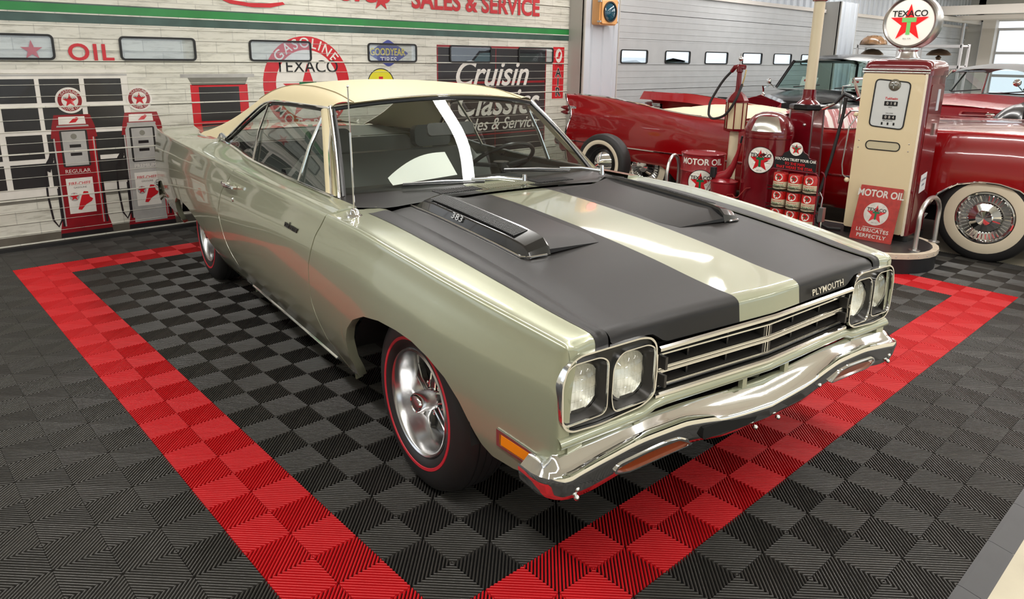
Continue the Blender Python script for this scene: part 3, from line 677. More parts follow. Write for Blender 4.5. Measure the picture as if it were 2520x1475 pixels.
for s in (-1, 1):
    fe = skin('fender', dens(-.784 + .004, .712, 60, archf_x), GAPF, None, s, fender_top, True)
    skin('door', dens(-2.206 + .004, -.784 - .004, 40), GAPR, GAPF, s, shoulder)
    skin('quarter_panel', dens(-4.30, -2.206 - .004, 70, archr_x), None, GAPR, s, shoulder)
    # dark backing behind the shut lines
    for gp in (GAPF, GAPR):
        g = G(); zz = np.linspace(.22, .87, 16); g.grid([[(ip(gp, z) - .03, s * (side_b(ip(gp, z), z) - .02), z) for z in zz], [(ip(gp, z) + .03, s * (side_b(ip(gp, z), z) - .02), z) for z in zz]]); g.build('shut_line', DARKGAP, car)
    # bright lower edge of the sill
    g = G(); g.tube([(a, s * (side_b(a, .2) + .002), .201) for a in np.linspace(-2.02, -.78, 24)], .004, 6); g.build('sill_molding', CHROME, car)
    # wheel wells
    for c0, tab, lo, hi in ((0, ARCHF, -.50, .40), (-2.946, ARCHR, -3.58, -2.6)):
        pts = [(lo, .36)] + [(x, z + .004) for x, z in tab if lo < x < hi and z > .36] + [(hi, .36)]; pts.sort()
        g = G(); g.grid([[(x, s * yy, z) for x, z in pts] for yy in (.885, .40)]); g.add([(x, s * .40, z) for x, z in pts], [tuple(range(len(pts)))]); g.build('wheel_well', wellm, car, smooth=0)
    # side marker lamp
    mk_ = G(); q = [(.505, .408), (.662, .392), (.668, .458), (.512, .476)]
    mk_.add([(a, s * (side_b(a, z) + .002), z) for a, z in q], [(0, 1, 2, 3)]); mk_.add([(a, s * (side_b(a, z) - .01), z) for a, z in q], [(0, 1, 2, 3)])
    mo = G(); cen = (.587, .433)
    def mkpt(a, z, d): return (a, s * (side_b(a, z) + d), z)
    oq = [(.51, .413), (.66, .396), (.664, .452), (.516, .47)]; iq = [(cen[0] + (a - cen[0]) * .84, cen[1] + (z - cen[1]) * .70) for a, z in oq]
    mo.grid([[mkpt(a, z, .001) for a, z in oq], [mkpt(a, z, .005) for a, z in oq], [mkpt(a, z, .005) for a, z in iq], [mkpt(a, z, -.004) for a, z in iq]], cv=True); mb = mo.build('marker_bezel', STEEL, car, smooth=0)
    ml = G(); ml.add([mkpt(a, z, .0) for a, z in iq] + [mkpt(a, z, .004) for a, z in [(cen[0] + (a - cen[0]) * .9, cen[1] + (z - cen[1]) * .85) for a, z in iq]], [(0, 1, 5, 4), (1, 2, 6, 5), (2, 3, 7, 6), (3, 0, 4, 7), (4, 5, 6, 7)])
    ml.build('marker_lens', mat('amber lens', srgb(240, 140, 20), .15, coat=.8, emit=srgb(240, 130, 10), estr=.08), mb, smooth=0)
    # door handle and lock
    hz, ha = .80, -1.98
    hb = lambda a, z: side_b(a, z)
    g = G(); g.tube([(ha - .10, s * (hb(ha, hz) + .022), hz + .004), (ha - .02, s * (hb(ha, hz) + .034), hz + .006), (ha + .13, s * (hb(ha, hz) + .03), hz + .012)], [.012, .013, .008], 10, rb=[.009, .009, .006]); g.tube([(ha - .09, s * hb(ha, hz), hz), (ha - .09, s * (hb(ha, hz) + .025), hz + .002)], .014, 8); g.tube([(ha + .1, s * hb(ha, hz), hz + .006), (ha + .1, s * (hb(ha, hz) + .028), hz + .01)], .01, 8); g.build('door_handle', CHROME, car)
    G().lathe([(.001, s * (hb(ha, .74) + .006)), (.009, s * (hb(ha, .74) + .006)), (.013, s * hb(ha, .74))], 14, axis='y', c=(ha + .06, 0, .735)).build('door_lock', CHROME, car)

# ---- nameplate on the near door and emblem lettering
def car_fr(a, z, s=-1):
    b0 = side_b(a, z); b1 = side_b(a, z + .02); ydir = Vector((0, s * (b1 - b0), .02)).normalized(); xdir = Vector((1, s * (side_b(a + .05, z) - b0) / .05, 0)).normalized()
    return ((a, s * b0, z), tuple(xdir), tuple(ydir))
txt('road runner', .042, car_fr(-1.01, .765), .003, mat('emblem black', (.02, .02, .02), .3, .5), car, name='nameplate', bold=.02, shear=.3, sx=.8, depth=.003)

# ---- hood
hood_b = [-.661, -.6, -.56, -.535, -.515, -.495, -.475, -.455, -.4, -.3, -.2, -.155, -.1, 0, .1, .155, .2, .3, .4, .455, .475, .495, .515, .535, .56, .6, .661]
def hood_rear(b): return -.575 - .05 * (1 - (b / .66) ** 2) 
def lip_z(b):
    t = min(max((abs(b) - .455) / .07, 0), 1); t = t * t * (3 - 2 * t); return .728 + .034 * t
rows = []
for b in hood_b:
    r0, fr_ = hood_rear(b), af(b) - .052; col = []
    crown = .010 * (1 - (b / .66) ** 2)
    e = -.006 if abs(b) > .655 else 0
    col.append((r0, b, zh(r0) + crown - .03)); col.append((r0 + .001, b, zh(r0) + crown - .006 + e))
    for k in range(1, 31):
        a = r0 + (fr_ - r0) * k / 30; col.append((a, b, zh(a) + crown + e))
    zt = zh(fr_) + crown + e; lz = lip_z(b)
    for k in range(1, 7):
        t = k / 6 * PI / 2; col.append((fr_ + .04 * math.sin(t), b, zt - .026 * (1 - math.cos(t))))
    col.append((fr_ + .047, b, lz)); col.append((fr_ + .03, b, lz - .004))
    rows.append(col)
g = G(); nr = len(rows); nk = len(rows[0])
g.v = [p for r in rows for p in r]
for i in range(nr - 1):
    bm_ = (hood_b[i] + hood_b[i + 1]) / 2; mi = 0 if abs(bm_) < .155 else 1
    for j in range(nk - 1): g.f.append([i * nk + j, (i + 1) * nk + j, (i + 1) * nk + j + 1, i * nk + j + 1]); g.m.append(mi)
hood = g.build('hood', [paint, stripe], car, smooth=50)
# black band on the inner half of each fender top and the shut line beside the hood
for s in (-1, 1):
    rows = []
    for a in np.linspace(-.56, .712, 40):
        pts = fender_top(a); bo = HG + .005; bi = cr([(-.56, .76), (0, .752), (.45, .735), (.68, .715)], a)
        col = []
        for t in np.linspace(0, 1, 6):
            b = bo + (bi - bo) * t; P = sorted(pts); z = float(np.interp(b, [p[0] for p in P], [p[1] for p in P])); col.append((a, s * b, z + .0012))
        rows.append(col)
    e = rows[-1]
    for da, d in ((.010, .0015), (.019, .006), (.026, .014), (.0295, .025), (.031, .042)): rows.append([(p[0] + da, p[1], p[2] - d + .0004) for p in e])
    G().grid(rows).build('fender_stripe', stripe, car, smooth=60)
    g = G(); g.grid([[(a, s * b, zh(a) - .02) for b in (HG - .02, HG + .03)] for a in np.linspace(-.6, .70, 20)]); g.build('shut_line', DARKGAP, car)
# hood lettering
o_ = Vector((af(-.32) + .0015 - .005, .32, .752))
xd = Vector((-.055, 1, 0)).normalized(); yd_ = Vector((-.16, 0, 1)).normalized()
txt('PLYMOUTH', .031, (tuple(o_ + Vector((.004, 0, 0))), tuple(xd), tuple(yd_)), .002, CHROME, hood, bold=.012, sx=1.25, depth=.004, space=1.05)
# hood scoops
for s in (-1, 1):
    A0, A1 = -.52, .17; bo, bi = .55, .455
    H = .056
    zz = lambda a, b: zh(a) + .010 * (1 - (b / .66) ** 2)
    sc = thing('hood_scoop'); sc.parent = car
    # insert: wedge bar, outer face tall, with rounded front end
    secs = []
    for a, f in ((A0 - .06, .02), (A0 - .02, .35), (A0 + .02, .9), (A0 + .1, 1), (A1 - .1, 1), (A1 - .02, .98), (A1 + .02, .9), (A1 + .045, .55), (A1 + .055, .05)):
        w_ = .006 if f > .3 else .0
        secs.append([(a, s * (bo + .012 - (1 - f) * .01), zz(a, bo) - .004), (a, s * (bo + .010 - (1 - f) * .01), zz(a, bo) + .008 * f), (a, s * (bo - .006), zz(a, bo) + H * .62 * f), (a, s * (bo - .012), zz(a, bo) + H * .70 * f), (a, s * (bi + .008), zz(a, bi) + (H + .002) * f), (a, s * bi, zz(a, bi) + H * .9 * f), (a, s * (bi - .002), zz(a, bi) - .004)])
    G().grid(secs).build('scoop_body', mat('gloss black', (.012, .012, .012), .18, coat=.6), sc, smooth=18)
    # mesh insert
    g = G()
    for k in range(60):
        a = A0 + .06 + (A1 - A0 - .12) * k / 59
        g.box((a, s * (bo + bi - .004) / 2, zz(a, .5) + H * .86 + .0028), (.006, bo - bi - .034, .003), R=Matrix.Rotation(-s * .20, 3, 'X'))
    for k in range(5):
        b = bi + .02 + k * .0125; hh_ = H * (1.0 - .30 * (b - bi) / (bo - bi)) + .003
        g.tube([(a_, s * b, zz(a_, .5) + hh_) for a_ in np.linspace(A0 + .06, A1 - .06, 9)], .0018, 4)
    g.build('scoop_mesh', mat('mesh grey', (.045, .045, .045), .4), sc, smooth=0)
    g = G(); g.tube([(a, s * (bo + .013), zz(a, bo) + .003) for a in np.linspace(A0 - .05, A1 + .03, 16)] + [(A1 + .055, s * (bo - .01), zz(A1, bo) + .002), (A1 + .06, s * (bi + .02), zz(A1, bi) + .001)], .004, 6); g.build('scoop_lip', CHROME, sc)
    # ramp rising to the insert
    top_r = [(A0 - .02, bi, H * .2), (A0 + .04, bi, H * .8), (A1 - .02, bi, H * .8), (A1 + .05, bi, H * .35)]
    inn = [(A0 + .0, .20), (A0 + .1, .17), (A1 - .06, .185), (A1 + .03, .215)]
    g = G(); hi = [(a, s * b, zz(a, b) + h) for a, b, h in top_r]; lo = [(a, s * b, zz(a, b) + .0006) for a, b in inn]
    g.grid([hi, lo])
    g.add([hi[3], (A1 + .052, s * bi, zz(A1, bi) + .0005), lo[3]], [(0, 1, 2)]); g.add([hi[0], (A0 - .03, s * bi, zz(A0, bi)), lo[0]], [(0, 1, 2)])
    g.build('scoop_ramp', stripe, sc, smooth=30)
    fo = Vector((-.22, s * (bo - .002), zz(-.22, bo) + .027)); slope = (zz(0, bo) - zz(-.3, bo)) / .3
    if s < 0: txt('383', .034, (tuple(fo + Vector((0, s * .0025, 0))), tuple(Vector((1, 0, slope)).normalized()), tuple(Vector((0, .55, 1)).normalized())), .002, STEEL, sc, sx=1.6, bold=.01, depth=.003)

# ---- cowl panel, louvres
ws_base = lambda b: -.80 - .10 * (b / .74) ** 2      # windshield base line (x at given y)
rows = []
for b in np.linspace(-.775, .775, 31):
    hr = hood_rear(max(min(b, .66), -.66)) - .006; end = min(1, (.775 - abs(b)) / .10)
    wb = ws_base(b) - .02
    if abs(b) > .66: hr = hr - (abs(b) - .66) * .9
    col = [(hr + (wb - hr) * t, b, .895 + .010 * (1 - (b / .7) ** 2) - .008 * math.sin(PI * t) + .012 * t) for t in np.linspace(0, 1, 8)]
    rows.append(col)
g = G(); g.v = [p for r in rows for p in r]; bl = np.linspace(-.775, .775, 31)
for i in range(30):
    mi = 0 if abs((bl[i] + bl[i + 1]) / 2) < .14 else 1
    for j in range(7): g.f.append([i * 8 + j, (i + 1) * 8 + j, (i + 1) * 8 + j + 1, i * 8 + j + 1]); g.m.append(mi)
cowl = g.build('cowl', [paint, stripe], car, smooth=50)
lv_k = mat('louvre black', (.01, .01, .01), .5)
for y0, y1, m_ in ((-.38, -.16, lv_k), (-.14, .14, mat('louvre sage', srgb(120, 120, 100), .4)), (.16, .38, lv_k)):
    g = G()
    n_ = 18 if m_ is lv_k else 22
    for k in range(n_):
        y = y0 + (y1 - y0) * (k + .5) / n_; a = -.68
        g.box((a, y, .911 + .010 * (1 - (y / .7) ** 2)), (.085, (y1 - y0) / n_ * .55, .004))
    g.build('cowl_louvre', m_, cowl, smooth=0)

# ---- windshield, frame, wipers
def ws_pt(u, v):
    """u across -1..1, v 0 bottom..1 top"""
    hb, ht = .735, .600; bot = (-.80 - .09 * u * u, hb * u, .905 - .008 * u * u); top = (-1.215 - .08 * u * u, ht * u, 1.298 - .045 * u * u)
    bul = .022 * math.sin(PI * v) * (1 - .5 * u * u)
    return (bot[0] + (top[0] - bot[0]) * v + bul, bot[1] + (top[1] - bot[1]) * v, bot[2] + (top[2] - bot[2]) * v + bul * .8)
G().grid([[ws_pt(u, v) for u in np.linspace(-1, 1, 25)] for v in np.linspace(0, 1, 9)]).build('windshield', cglass, car, smooth=180)
us = np.linspace(-1, 1, 25)
g = G(); g.tube([ws_pt(u, 1.015) for u in us], .010, 8, rb=.014); g.tube([ws_pt(u, -.02) for u in us], .008, 8, rb=.011)
for u in (-1.012, 1.012): g.tube([ws_pt(u, v) for v in np.linspace(-.02, 1.015, 9)], .011, 8, rb=.009)
g.build('windshield_trim', CHROME, car)
g = G(); g.tube([ws_pt(u, .985) for u in us], .010, 6)
for u in (-.985, .985): g.tube([ws_pt(u, v) for v in np.linspace(0, 1, 9)], .010, 6)
g.build('windshield_seal', blacktrim, car)
for pv, tipu, tipv in (((-.715, .13), -.63, .05), ((-.74, .66), -.06 + .18, .10)):
    wp = thing('wiper'); wp.parent = car
    P0 = Vector((pv[0], pv[1], .925)); P1 = Vector(ws_pt(tipu, tipv)) + Vector((.012, 0, .018))
    mid = P0.lerp(P1, .45) + Vector((0, 0, .012))
    G().tube([P0, P0.lerp(mid, .5) + Vector((0, 0, .008)), mid], [.011, .008, .005], 8, rb=[.007, .004, .003]).build('wiper_arm', CHROME, wp)
    G().lathe([(.001, .03), (.012, .028), (.014, .0), (.016, -.02)], 12, c=tuple(P0)).build('wiper_pivot', CHROME, wp)
    a_ = P0.lerp(P1, .34); G().tube([a_ + Vector((.0, 0, .004)), a_.lerp(P1, .5) + Vector((.002, 0, .006)), P1], [.004, .006, .003], 6).build('wiper_bridge', STEEL, wp)
    G().tube([a_ - Vector((.006, 0, .006)), P1 - Vector((.006, 0, .008))], .004, 6, rb=.008).build('wiper_blade', blacktrim, wp)

# ---- vinyl roof
drip = [(-1.29, .606, 1.258), (-1.5, .618, 1.258), (-1.8, .628, 1.256), (-2.05, .632, 1.250), (-2.2, .640, 1.228), (-2.4, .695, 1.125), (-2.62, .755, 1.0), (-2.72, .772, .968), (-3.1, .755, .945), (-3.6, .70, .925)]
seam = [(-1.255, .50, 1.279), (-1.5, .50, 1.318), (-1.8, .50, 1.335), (-2.05, .50, 1.332), (-2.2, .50, 1.320), (-2.4, .505, 1.292), (-2.62, .51, 1.245), (-2.8, .52, 1.19), (-3.15, .56, 1.07), (-3.62, .60, .935)]
def curve(pts, n):
    k = len(pts); out = []
    tab = [[(i, p[c]) for i, p in enumerate(pts)] for c in range(3)]
    return [tuple(cr(tab[c], t) for c in range(3)) for t in np.linspace(0, k - 1, n)]
for s in (-1, 1):
    D, Sm = curve(drip, 60), curve(seam, 60); rows = []
    for d, m_ in zip(D, Sm):
        col = []
        for t in np.linspace(0, 1, 12):
            p = Vector(d).lerp(Vector(m_), t); bl_ = .013 * math.sin(PI * t); p += Vector((0, bl_ * .55, bl_)); col.append((p.x, s * p.y, p.z))
        rows.append(col)
    sl = G().grid(rows).build('roof_side', vinyl, car, smooth=60)
    g = G(); g.tube([(p[0], s * (p[1] + .001), p[2] + .0025) for p in Sm[:44]], .0022, 5); g.build('roof_seam', mat('seam', srgb(150, 138, 104), .6), car)
    g = G(); g.tube([(p[0], s * (p[1] + .004), p[2] - .004) for p in D[:47]], .006, 6, rb=.010); g.build('drip_rail', CHROME, car)
    g = G(); g.tube([(p[0], s * (p[1] + .008), p[2] + .0) for p in D[43:]], .008, 6); g.build('roof_molding', CHROME, car)
    # A pillar
    bt, tp = Vector(ws_pt(1.03, -.02)), Vector(ws_pt(1.03, 1.0))
    rows = []
    for v in np.linspace(0, 1, 8):
        p = bt.lerp(tp, v); p2 = p + Vector((-.055 + .01 * v, .022 - .01 * v, -.004)); p3 = p2 + Vector((-.03, -.008, -.01))
        rows.append([(q.x, s * q.y, q.z) for q in (p + Vector((0, -.012, -.012)), p, p.lerp(p2, .5) + Vector((.003, .006, .003)), p2, p3)])
    G().grid(rows).build('a_pillar', vinyl, car, smooth=50)
Sm = curve(seam, 60)
rows = []
for p in Sm[:38]:
    rows.append([(p[0] + (.05 * (1 - (b / .5) ** 2) if p is Sm[0] else 0), b, p[2] + .030 * (1 - (b / .5) ** 2)) for b in np.linspace(-.5, .5, 15)])
for i in range(1, 5):      # pull the header forward in the middle
    rows[i] = [(x + .05 * (1 - (b / .5) ** 2) * (1 - i / 5), b, z) for x, b, z in rows[i]]
G().grid(rows).build('roof_top', vinyl, car, smooth=180)
gp = Sm[37]
G().grid([[(p[0], p[1] * t * .985, p[2] + .028 * (1 - t * t)) for t in np.linspace(-1, 1, 13)] for p in Sm[37:]]).build('rear_window', cglass, car, smooth=180)
# deck lid and tail
rows = []
for a in np.linspace(-3.62, -4.32, 10):
    wz = .93 - .02 * ((-3.62 - a) / .7) ** 2; hw = cr([(-4.32, .60), (-3.62, .69)], a)
    rows.append([(a, b * hw, wz + .012 * (1 - b * b)) for b in np.linspace(-1, 1, 11)])
dz = .9
for da, dzz in ((-.02, -.03), (-.03, -.14), (-.02, -.3), (.0, -.45)): rows.append([(-4.32 + da, b * .60 * 1.45, .91 + dzz) for b in np.linspace(-1, 1, 11)])
G().grid(rows).build('deck_lid', paint, car, smooth=40)
rows = []
for t in np.linspace(-1, 1, 21):
    b = .93 * t; a = -4.40 - .03 * (1 - t * t) if abs(t) < .93 else -4.36 + (abs(t) - .93) * 3.2
    rows.append([(a + da, b, .44 + dz) for da, dz in ((.02, .075), (-.02, .07), (-.045, .03), (-.045, -.03), (-.02, -.075), (.02, -.08))])
G().grid(rows).build('rear_bumper', CHROME, car, smooth=50)
for s in (-1, 1): G().tube([(-4.24, s * .90, .44), (-4.34, s * .91, .46), (-4.40, s * .89, .47)], [.012, .024, .022], 10).build('bumper_end', CHROME, car)

# ---- side glass and dividers
for s in (-1, 1):
    bot = lambda a: (a, .765, belt(a)); 
    D = curve(drip, 80)
    topc = [p for p in D if p[0] > -2.70]
    rows = [[], []]
    for p in topc:
        a = p[0]; k = (a + 1.29) / (-2.70 + 1.29); ab = -.86 + (-2.68 + .86) * k
        rows[0].append((ab, s * .762, belt(ab) - .01)); rows[1].append((p[0], s * (p[1] - .012), p[2] - .01))
    mid = [tuple((Vector(x) + Vector(y)) / 2 + Vector((0, s * .012, 0))) for x, y in zip(*rows)]
    G().grid([rows[0], mid, rows[1]]).build('side_glass', cglass, car, smooth=180)
    def bar(a0, a1, w_, nm):
        p0 = Vector((a0, s * .775, belt(a0) - .005)); 
        tp = min(D, key=lambda p: abs(p[0] - a1)); p1 = Vector((tp[0], s * (tp[1] - .008), tp[2] - .008)); m_ = (p0 + p1) / 2 + Vector((0, s * .012, 0))
        G().tube([p0, m_, p1], .006, 6, rb=w_, up=(0, s, 0)).build(nm, CHROME, car)
    bar(-1.33, -1.365, .014, 'vent_bar'); bar(-2.06, -2.17, .013, 'quarter_bar'); bar(-.905, -1.30, .010, 'vent_frame')
    g = G(); g.tube([(a, s * .775, belt(a) + .004) for a in np.linspace(-.9, -2.7, 40)], .006, 6, rb=.010); g.build('belt_molding', CHROME, car)
    g = G(); g.tube([(p[0], s * (p[1] - .014), p[2] - .018) for p in topc], .010, 6); g.build('window_seal', blacktrim, car)
    g = G(); g.tube([(-2.60, s * .77, .985), (-2.68, s * .775, 1.0), (-2.73, s * .785, .968)], [.012, .02, .014], 8); g.build('window_corner', CHROME, car)

# ---- interior
inn = thing('interior'); inn.parent = car
G().box((-1.9, 0, .26), (2.2, 1.5, .03)).build('cabin_floor', wellm, inn, smooth=0)
G().grid([[(x, y, z) for y in np.linspace(-.70, .70, 9)] for x, z in ((-.86, .89), (-.95, .905), (-1.08, .90), (-1.14, .87), (-1.15, .70))]).build('dashboard', mat('dash black', (.02, .021, .021), .5), inn, smooth=50)
def bench(a, zt, nm):
    rows = []
    for y in np.linspace(-.66, .66, 23):
        rib = .004 * abs(math.sin(y * 14)); e = 1 if abs(y) < .6 else .93
        rows.append([(a + .52, y, .44), (a + .56, y, .50 * e + .02), (a + .5, y, .545 + rib), (a + .12, y, .52 + rib), (a + .04, y, .60), (a - .06, y, zt - .1 + rib), (a - .1, y, zt * e + .02), (a - .16, y, zt * e + .02), (a - .21, y, zt - .12), (a - .16, y, .44)])
    G().grid(rows).build(nm, inner, inn, smooth=60)
    for k, z in enumerate((.72, .76, .80)): G().tube([(a - .045 - .06 * (z - .6) / .25, -.60, z), (a - .045 - .06 * (z - .6) / .25, .60, z)], .006, 6).build('seat_piping', inner, inn)
bench(-1.75, .93, 'front_seat'); bench(-2.62, .92, 'rear_seat')
for y in (-.33, .36):
    G().prism(rrect(-.13, .94, .13, 1.075, .04), ((-1.92, y, 0), (0, 1, 0), (-.12, 0, 1)), -.03, .03).build('head_restraint', inner, inn, smooth=50)
G().grid([[(x, y, z) for y in (-.68, 0, .68)] for x, z in ((-2.9, .93), (-3.5, .945))]).build('parcel_shelf', inner, inn)
for s in (-1, 1): G().grid([[(x, s * .745, z) for z in (.3, .6, .88)] for x in (-.9, -1.8, -2.7)]).build('door_card', inner, inn)
G().grid([[(p[0], b, p[2] - .025) for b in (-.5, -.25, 0, .25, .5)] for p in Sm[4:36]]).build('headliner', mat('headliner', srgb(70, 68, 60), .8), inn)
# steering wheel
sw_ = G(); c = Vector((-1.24, .36, .935)); ax = Vector((-.6, 0, .8)).normalized(); e1 = Vector((0, 1, 0)); e2 = ax.cross(e1)
sw_.tube([c + (e1 * math.cos(t) + e2 * math.sin(t)) * .19 for t in np.linspace(0, 2 * PI, 36, endpoint=False)], .012, 8, closed=True)
for t in (0, PI): sw_.tube([c - ax * .03, c + (e1 * math.cos(t) + e2 * math.sin(t)) * .19], .012, 6)
sw_.tube([c - ax * .02, c - ax * .32], .03, 10); sw_.lathe([(.001, 0), (.045, 0), (.05, -.03)], 16, c=tuple(c)); sw_.build('steering_wheel', blacktrim, inn)
G().prism(rrect(-.135, -.03, .135, .03, .02), ((-1.10, -.06, 1.145), (0, 1, 0), (-.3, 0, 1)), 0, .02).build('mirror', mat('mirror back', (.05, .05, .05), .4), inn, smooth=0)
G().tube([(-1.11, -.04, 1.175), (-1.17, -.02, 1.27)], .006, 6).build('mirror_stem', CHROME, inn)
# white card standing on the dash
rows = []
for t in np.linspace(0, 1, 14):
    y = -.455 + .35 * t; zb_ = .916 + .022 * t; h_ = .03 + .07 * t ** .8 + .03 * math.sin(PI * t); rows.append([(-.95, y, zb_), (-.975 - .03 * t, y - .003, zb_ + h_ * .5), (-.99 - .07 * t, y - .006, zb_ + h_)])
cardo = G().grid(rows).build('windshield_card', mat('card', srgb(250, 250, 244), .5), None, smooth=180); cardo.matrix_world = Matrix.Translation((4.12069, 1.46927, 0)) @ Matrix.Rotation(math.radians(-7.1149), 4, 'Z')
tag(cardo, 'curved white card lying on the dashboard behind the windshield', 'card')

# ---- antenna
an = thing('antenna'); an.parent = car
ab = (-.545, -.825, .884)
G().lathe([(.032, 0), (.03, .008), (.02, .014), (.016, .03), (.012, .034), (.001, .036)], 16, c=ab, sx=1.15).build('antenna_base', CHROME, an)
G().tube([(ab[0], ab[1], ab[2] + .03), (ab[0] - .01, ab[1], ab[2] + .33)], .0042, 8).build('antenna_mast', CHROME, an)
G().tube([(ab[0] - .01, ab[1], ab[2] + .33), (ab[0] - .016, ab[1], ab[2] + .50)], .0026, 6).build('antenna_mast', CHROME, an); G().sphere((ab[0] - .016, ab[1], ab[2] + .502), .005, 8, 6).build('antenna_tip', CHROME, an)

# ---- nose: headlights, grille, valance, bumper
def nose(b, z, d=0.0):     # point on nose surface, pushed forward by d
    return (af(b) + d - .02 * max(0, (.64 - z)) , b, z)
chr2 = mat('satin chrome', (.75, .75, .74), .12, 1.0)
bez = mat('bezel charcoal', srgb(64, 62, 60), .35, .3)
G().grid([[(af(b) - .09, b, z) for b in np.linspace(-.80, .80, 17)] for z in (.45, .60, .76)]).build('nose_backing', DARKGAP, car, smooth=0)
for s in (-1, 1):
    hs = thing('headlight_unit'); hs.parent = car
    def N(b, z, d): return (af(b) + d, s * b, z)
    outer = [(.50, .578), (.545, .553), (.70, .537), (.80, .540), (.828, .565), (.832, .68), (.815, .735), (.78, .757), (.56, .765), (.525, .757), (.505, .733), (.497, .66)]
    outer = roundpoly(outer, .02, 3)
    i1 = [( .665 + (b - .665) * .972, .652 + (z - .652) * .955) for b, z in outer]
    g = G(); g.grid([[N(b, z, -.03) for b, z in outer], [N(b, z, .006) for b, z in outer], [N(b, z, .006) for b, z in i1], [N(b, z, -.004) for b, z in i1]], cv=True); g.build('surround_trim', chr2, hs, smooth=60)
    sqs = [roundpoly([(hb - .078, .565), (hb + .068, .558), (hb + .08, .60), (hb + .078, .70), (hb + .05, .735), (hb - .05, .738), (hb - .078, .72)], .028, 5) for hb in (.582, .752)]
    fill_holes('face_plate', i1, sqs, lambda b, z: N(b, z, -.006), blacktrim, hs)
    for hb in (.582, .752):
        sq = [(hb - .078, .565), (hb + .068, .558), (hb + .08, .60), (hb + .078, .70), (hb + .05, .735), (hb - .05, .738), (hb - .078, .72)]
        sq = roundpoly(sq, .028, 5); ci = [(hb + .076 * math.cos(t), .648 + .076 * math.sin(t)) for t in [math.atan2(z - .648, b - hb) for b, z in sq]]
        g = G(); g.grid([[N(b, z, -.006) for b, z in sq], [N(b, z, .004) for b, z in sq], [N(hb + (b - hb) * .962, .648 + (z - .648) * .962, .004) for b, z in sq], [N(hb + (b - hb) * .945, .648 + (z - .648) * .945, -.002) for b, z in sq]], cv=True); br_ = g.build('bezel_trim', chr2, hs, smooth=60)
        g = G(); g.grid([[N(hb + (b - hb) * .94, .648 + (z - .648) * .94, -.001) for b, z in sq], [N(b, z, -.032) for b, z in ci]], cv=True); g.build('bezel_dish', bez, hs, smooth=60)
        g = G(); g.lathe([(.078, -.045), (.078, -.024), (.072, -.018)], 32, axis='x', c=(af(hb), s * hb, .648)); g.build('lamp_ring', CHROME, hs)
        lm = G(); lm.lathe([(.073, -.024), (.06, -.010), (.04, -.001), (.02, .003), (.001, .004)], 32, axis='x', c=(af(hb), s * hb, .648))
        lo = lm.build('headlamp_lens', glass('headlamp glass', (.97, .98, .97), 1.6), hs, smooth=180)
        rm = G(); rm.lathe([(.073, -.028), (.055, -.05), (.03, -.068), (.001, -.075)], 32, axis='x', c=(af(hb), s * hb, .648)); rm.build('headlamp_reflector', mat('lamp reflector', (.92, .90, .82), .42, .75, bump=(70, .8)), hs)
        g = G()
        for k in range(-4, 5): 
            w_ = math.sqrt(max(.069 ** 2 - (k * .012) ** 2, 0)); g.tube([(af(hb) - .008 - .012 * (q / .07) ** 2 - .012 * (k / 5) ** 2, s * (hb + k * .012), .648 + q) for q in np.linspace(-w_, w_, 7)], .0006, 4)
        for q in (-.03, 0.0, .03):
            w_ = math.sqrt(.069 ** 2 - q * q); g.tube([(af(hb) - .008 - .012 * (b / .07) ** 2 - .012 * (q / .06) ** 2, s * (hb + b), .648 + q) for b in np.linspace(-w_, w_, 7)], .0006, 4)
        g.build('lens_flute', glass('flute glass', (.9, .9, .86), 1.8), hs)
# grille
gr_ = thing('grille'); gr_.parent = car
gb = np.linspace(-.495, .495, 23)
def gbar(z, d, r, rb, nm, m_, b0=-.495, b1=.495, dz=0.0):
    G().tube([(af(b) + d, b, z + dz * (1 - abs(b) / .5)) for b in np.linspace(b0, b1, 23)], r, 6, rb=rb).build(nm, m_, gr_, smooth=40)
gbar(.713, .004, .009, .008, 'grille_top_trim', chr2, dz=.006); gbar(.566, -.004, .008, .008, 'grille_bottom_trim', chr2, dz=.0)
greyb = mat('grille grey', srgb(70, 67, 64), .4, .4)
for z in (.688, .644, .632, .589):
    gbar(z, -.014, .0048, .005, 'grille_bar', chr2, -.478, .478)
G().grid([[(af(b) - .02, b, z) for b in gb] for z in (.632, .644)]).build('grille_band', greyb, gr_)
for z0, z1 in ((.644, .688), (.589, .632)):
    for k, b in enumerate((-.478, -.006, .006, .478)): G().tube([(af(b) - .016, b, z0), (af(b) - .016, b, z1)], .0026, 6).build('grille_post', chr2, gr_)
    for b in (-.34, -.17, .17, .34): G().box((af(b) - .045, b, (z0 + z1) / 2), (.03, .008, z1 - z0)).build('grille_web', blacktrim, gr_, smooth=0)
    for zz_ in (z0 + .004,): G().grid([[(af(b) - .018, b, zz_) for b in gb], [(af(b) - .05, b, zz_ + .006) for b in gb]]).build('grille_vane', greyb, gr_)
    for s in (-1, 1):
        for sg in (-1, 1): G().box((af(.02) - .03, s * .016 if sg < 0 else s * .468, (z0 + z1) / 2), (.03, .010, z1 - z0 - .006)).build('grille_end', greyb, gr_, smooth=0)
G().grid([[(af(b) - .055, b, z) for b in gb] for z in (.56, .715)]).build('grille_back', DARKGAP, gr_)
G().grid([[(af(b) - .01, b, .705), (af(b) - .052, b, .70)] for b in gb]).build('grille_roof', blacktrim, gr_)
G().grid([[(af(b) - .006, b, .588), (af(b) - .03, b, .58), (af(b) - .012, b, .570)] for b in gb]).build('grille_floor', blacktrim, gr_)
